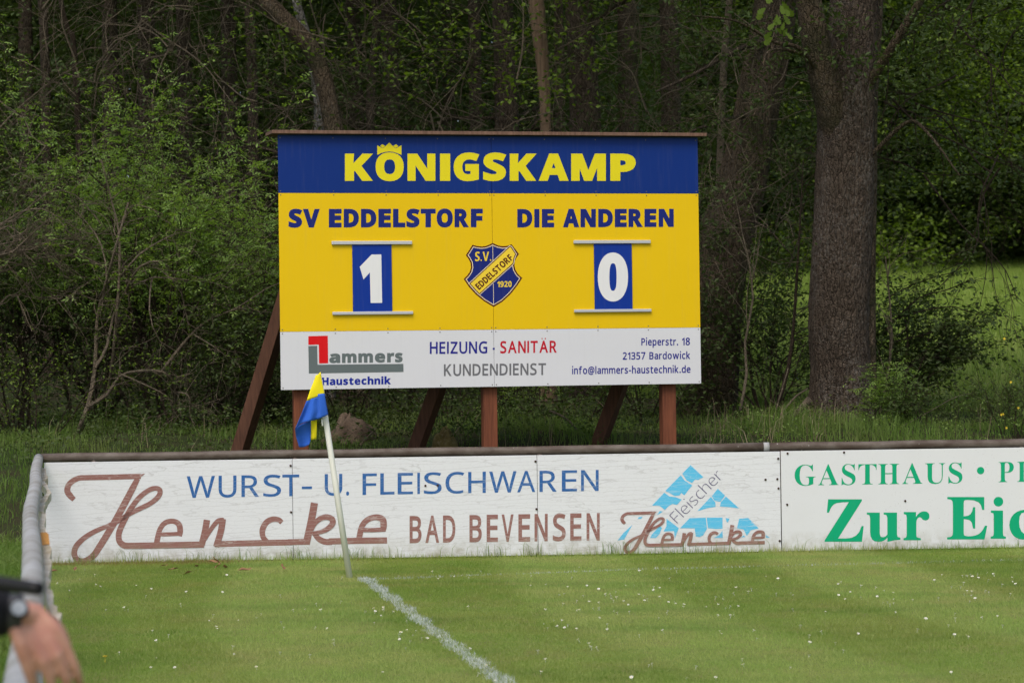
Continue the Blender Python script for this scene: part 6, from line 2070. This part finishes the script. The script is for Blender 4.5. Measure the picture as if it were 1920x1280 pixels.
# ------------------------------------------------------------------ boulders, sticks
def boulder(name, label, px, py, d, w, h, mat, seed):
    rg = np.random.default_rng(seed)
    p = ground_pt(px, py, d)
    n, m = 26, 14
    V = []
    ph = rg.uniform(0, 6.28, 6)
    for i in range(m + 1):
        for j in range(n):
            a, e = j * 2 * math.pi / n, -.35 * math.pi / 2 + i / m * math.pi / 2 * 1.35
            q = np.array((math.cos(a) * math.cos(e), math.sin(a) * math.cos(e), math.sin(e)))
            k = 1 + .13 * math.sin(2.2 * a + ph[0] + 2 * e) + .09 * math.sin(3.7 * a + ph[1] - 3 * e) + .06 * math.sin(6 * e + ph[2] + a) + rg.normal(0, .012)
            V.append(p + q * k * np.array((w / 2 * (1 - .35 * max(0, q[2])), w / 2.4, h)))
    F = [(i * n + j, i * n + (j + 1) % n, (i + 1) * n + (j + 1) % n, (i + 1) * n + j) for i in range(m) for j in range(n)]
    return tag(obj(name, Geo().add(V, F), M[mat], None, True, loc=tuple(p)), label, 'boulder')


boulder('boulder', 'rounded brown boulder behind the corner flag, by the left post', 657, 826, 23.6, .50, .27, 'rock', 3)
boulder('boulder', 'small mossy boulder with a pale top right of the second brace', 834, 830, 22.7, .27, .24, 'rock_moss', 4)
for pth, d, r, lb in (([(672, 838), (690, 818), (708, 800), (722, 784)], 23.2, .010, 'straight pale stick leaning beside the brown boulder'),
                      ([(1030, 770), (1050, 778), (1068, 790), (1085, 808), (1110, 822)], 23.6, .014, 'bent tan branch lying in the grass left of the third brace'),
                      ([(1520, 748), (1500, 768), (1480, 790)], 24.2, .045, 'rotten log leaning at the left foot of the big oak'),
                      ([(1460, 782), (1490, 745), (1515, 728)], 24.2, .012, 'curved stick leaning on the left foot of the big oak'),
                      ([(1448, 790), (1462, 745), (1478, 690)], 24.1, .008, 'thin straight stick left of the leaning log'),
                      ([(1690, 800), (1745, 770), (1790, 745), (1830, 735)], 23.4, .004, 'long dry stalk bending over the grass at the right'),
                      ([(850, 815), (870, 790), (878, 772)], 23.5, .006, 'thin pale stick standing behind the mossy boulder'),
                      ([(950, 826), (985, 820)], 23.2, .010, 'short stick lying in the grass right of the middle post')):
    q = np.array([P(x, y, d) for x, y in pth])
    g = Geo()
    limb(g, q, r, r * .6, 8, 4)
    tag(obj('stick', g, M['twig'], None, True, loc=tuple(q[0])), lb, 'stick')
# ------------------------------------------------------------------ the spectator leaning in at the left edge
def ball(g, c, r, n=10):
    c = np.array(c, float)
    r = np.broadcast_to(np.asarray(r, float), (3,))
    V = [c + np.array((0, 0, -r[2]))]
    for i in range(1, n):
        e = -math.pi / 2 + math.pi * i / n
        V += [c + r * np.array((math.cos(e) * math.cos(a), math.cos(e) * math.sin(a), math.sin(e))) for a in np.linspace(0, 2 * math.pi, 2 * n, endpoint=False)]
    V.append(c + np.array((0, 0, r[2])))
    m = 2 * n
    F = [(1 + i * m + j, 1 + i * m + (j + 1) % m, 1 + (i + 1) * m + (j + 1) % m, 1 + (i + 1) * m + j) for i in range(n - 2) for j in range(m)]
    off = g.n
    g.add(V, F)
    g.f.append(off + np.array([(0, 1 + (j + 1) % m, 1 + j) for j in range(m)]))
    b = 1 + (n - 2) * m
    g.f.append(off + np.array([(len(V) - 1, b + j, b + (j + 1) % m) for j in range(m)]))


def capsule(g, pts, rad, sides=14, k=3):
    p = smooth_line(np.array(pts, float), k)
    r = np.interp(np.linspace(0, 1, len(p)), np.linspace(0, 1, len(rad)), rad)
    g.tube(p, r, sides)
    ball(g, p[0], r[0])
    ball(g, p[-1], r[-1])


def skinned(name, g, mat, parent, voxel, it=6):
    o = obj(name, g, M[mat], parent, True)
    m = o.modifiers.new('remesh', 'REMESH')
    m.mode = 'VOXEL'
    m.voxel_size = voxel
    m.use_smooth_shade = True
    s = o.modifiers.new('smooth', 'SMOOTH')
    s.iterations = it
    s.factor = .5
    return o


D0 = 4.0
wr = P(43, 1150, D0)
ax = P(95, 1240, D0 - .005) - wr                     # wrist -> middle of the knuckles
ax /= np.linalg.norm(ax)
bk = np.array((.35, -.80, .45))                      # out of the back of the hand
bk -= ax * np.dot(ax, bk)
bk /= np.linalg.norm(bk)
lt = np.cross(bk, ax)                                # across the hand
if lt[0] < 0:
    lt = -lt                                         # towards the thumb (right in the picture)
hand = Geo()
kn = []
for i, (s, L, r) in enumerate(((-.036, .083, .0115), (-.012, .091, .0125), (.0125, .094, .0128), (.037, .090, .0125))):
    k = wr + ax * L + lt * s + bk * (.004 - 9 * (s - .003) ** 2)
    capsule(hand, [wr + lt * s * .55 + ax * .008, wr + ax * L * .55 + lt * s * .85 + bk * .003, k], [.0165, .0155, r], 12)
    kn.append((k, s))
for (k, s), L, c in zip(kn, (.062, .078, .086, .076), (.55, .42, .36, .30)):
    a = ax + lt * s * 1.2
    q, pts = k, [k]
    for j, f in enumerate((.46, .31, .23)):
        a = a * math.cos(c) - bk * math.sin(c)
        a /= np.linalg.norm(a)
        q = q + a * L * f
        pts.append(q)
    capsule(hand, pts, [.0118, .0102, .0094, .0080], 12, 2)
th0 = wr + ax * .022 + lt * .026 - bk * .006
capsule(hand, [th0, th0 + ax * .030 + lt * .020 - bk * .012, th0 + ax * .060 + lt * .022 - bk * .022, th0 + ax * .086 + lt * .012 - bk * .03], [.0165, .0135, .0115, .0090], 12)
capsule(hand, [wr + lt * .008 - bk * .004 + ax * .01, wr + ax * .05 + lt * .016 - bk * .01], [.020, .017], 12)
sh = np.array((-1.36, 4.10, 1.40))
el = np.array((-1.17, 3.95, 1.145))
elL, shL = np.array((-1.28, 4.42, 1.12)), np.array((-1.40, 4.45, 1.40))
wrL = np.array((-1.10, 4.10, 1.17))
pel, chest, neck = np.array((-1.52, 4.28, .95)), np.array((-1.44, 4.28, 1.28)), np.array((-1.40, 4.28, 1.50))
head = np.array((-1.36, 4.28, 1.66))
body = Geo()
body.v, body.f, body.n = hand.v, hand.f, hand.n
capsule(body, [el, el * .5 + wr * .5 + (0, 0, .006), wr + ax * .004], [.044, .038, .0265])
capsule(body, [sh, el], [.056, .044])
capsule(body, [shL, elL, wrL], [.056, .043, .028])
for a_ in (-.4, -.13, .13, .4):                        # the other hand, closed round the umbrella
    b = wrL + np.array((.055 + a_ * .05, -.06, .0))
    capsule(body, [wrL, b, b + (.02, -.045, .012), b + (.035, -.055, -.02), b + (.01, -.035, -.035)], [.017, .0135, .011, .010, .008], 10)
capsule(body, [wrL, wrL + (.03, -.05, .03), wrL + (.055, -.085, .02)], [.016, .013, .009], 10)
capsule(body, [pel, chest, chest * .3 + neck * .7], [.145, .155, .075])
capsule(body, [sh, chest + (.01, 0, .12), shL], [.065, .10, .065])
capsule(body, [chest + (0, 0, .1), neck, head - (.02, 0, .06)], [.07, .055, .055])
ball(body, head, (.098, .078, .118), 12)
ball(body, head + (.055, 0, -.055), (.045, .052, .055), 8)
capsule(body, [head + (.095, 0, .015), head + (.118, 0, -.025)], [.009, .014], 8)
for s in (-1, 1):
    ball(body, head + (-.005, s * .080, -.005), (.022, .010, .034), 8)
    ball(body, head + (.088, s * .032, -.068 + .03), (.014, .016, .012), 6)
    hip = pel + np.array((.02, s * .09, -.04))
    capsule(body, [hip, np.array((-1.47, 4.28 + s * .10, .50)), np.array((-1.53, 4.28 + s * .11, .09))], [.09, .06, .042])
    capsule(body, [np.array((-1.55, 4.28 + s * .11, .045)), np.array((-1.34, 4.28 + s * .12, .035))], [.042, .034])
per = thing('person', 'person in a black jacket, only one hand with a wristwatch reaching in', 'person', (-1.5, 4.28, 0))
bo = skinned('body', body, 'skin', per, .0040, 3)
jk = Geo()
cuff = wr + (el - wr) / np.linalg.norm(el - wr) * .052
capsule(jk, [sh, sh * .4 + el * .6, el, el * .55 + cuff * .45 + (0, 0, .004), cuff], [.078, .066, .060, .052, .047])
capsule(jk, [shL, elL, elL * .3 + wrL * .7], [.078, .06, .044])
capsule(jk, [pel + (0, 0, -.10), pel, chest, chest * .4 + neck * .6], [.165, .172, .178, .10])
capsule(jk, [sh, chest + (.01, 0, .12), shL], [.08, .115, .08])
skinned('jacket', jk, 'jacket', per, .009, 5)
tr = Geo()
for s in (-1, 1):
    capsule(tr, [pel + np.array((0, 0, 0)), pel + np.array((.02, s * .09, -.06)), np.array((-1.47, 4.28 + s * .10, .50)), np.array((-1.53, 4.28 + s * .11, .10))], [.14, .115, .082, .07])
skinned('trousers', tr, 'trouser', per, .011, 5)
sho = Geo()
for s in (-1, 1):
    capsule(sho, [np.array((-1.57, 4.28 + s * .11, .05)), np.array((-1.32, 4.28 + s * .12, .045))], [.055, .045])
skinned('shoes', sho, 'black', per, .01, 3)
hr = Geo()
ball(hr, head + (-.018, 0, .022), (.097, .088, .112), 12)
skinned('hair', hr, 'hair', per, .008, 3)
# wristwatch
wd = (wr - el) / np.linalg.norm(wr - el)
wc = wr - wd * .012
g = Geo()
u = bk - wd * np.dot(bk, wd)
u /= np.linalg.norm(u)
w = np.cross(wd, u)
a = np.linspace(0, 2 * math.pi, 26, endpoint=False)
V = [wc + wd * o_ + (u * math.cos(q) + w * math.sin(q)) * r_ for o_, r_ in ((-.014, .0325), (-.012, .0355), (.010, .0345), (.012, .031)) for q in a]
g.add(V, [(j * 26 + i, j * 26 + (i + 1) % 26, (j + 1) * 26 + (i + 1) % 26, (j + 1) * 26 + i) for j in range(3) for i in range(26)])
watch = thing('wristwatch', 'wristwatch with a dark strap and a pale face above the hand at the left', 'watch', wc)
obj('strap', g, M['strap'], watch, True)
g = Geo()
ud = u * .8 + np.array((.45, -.35, .1))
ud -= wd * np.dot(ud, wd)
ud /= np.linalg.norm(ud)
fc = wc + ud * .034 + wd * .006
g.tube([fc, fc + ud * .006, fc + ud * .009], [.0175, .0175, .0155], 24)
cs_ = obj('case', g, M['black'], watch)
g = Geo()
g.tube([fc + ud * .0085, fc + ud * .0100], [.0135, .0130], 24)
obj('glass', g, M['steel'], cs_)
# black rod of a folded umbrella
e1 = P(74, 1103, 3.85)
e0 = P(-240, 1062, 4.10)
um_ = thing('umbrella', 'end of a black rolled umbrella sticking in from the left edge above the hand', 'umbrella', e1)
q = [e0 + (e1 - e0) * t for t in (0, .1, .5, .93, .97, 1.0)]
obj('canopy', Geo().tube(q, [.016, .0175, .0150, .0120, .0118, .0112], 18), M['black'], um_, True)
obj('tip', Geo().tube([e1 - (e1 - e0) * .004, e1 + (e1 - e0) * .006], [.0095, .008], 14), M['jacket'], um_)
hd = (e0 - e1) / np.linalg.norm(e0 - e1)
obj('handle', Geo().tube(smooth_line(np.array([e0, e0 + hd * .08, e0 + hd * .13 + (0, 0, -.02), e0 + hd * .12 + (0, 0, -.06)]), 4), .010, 12), M['black'], um_, True)
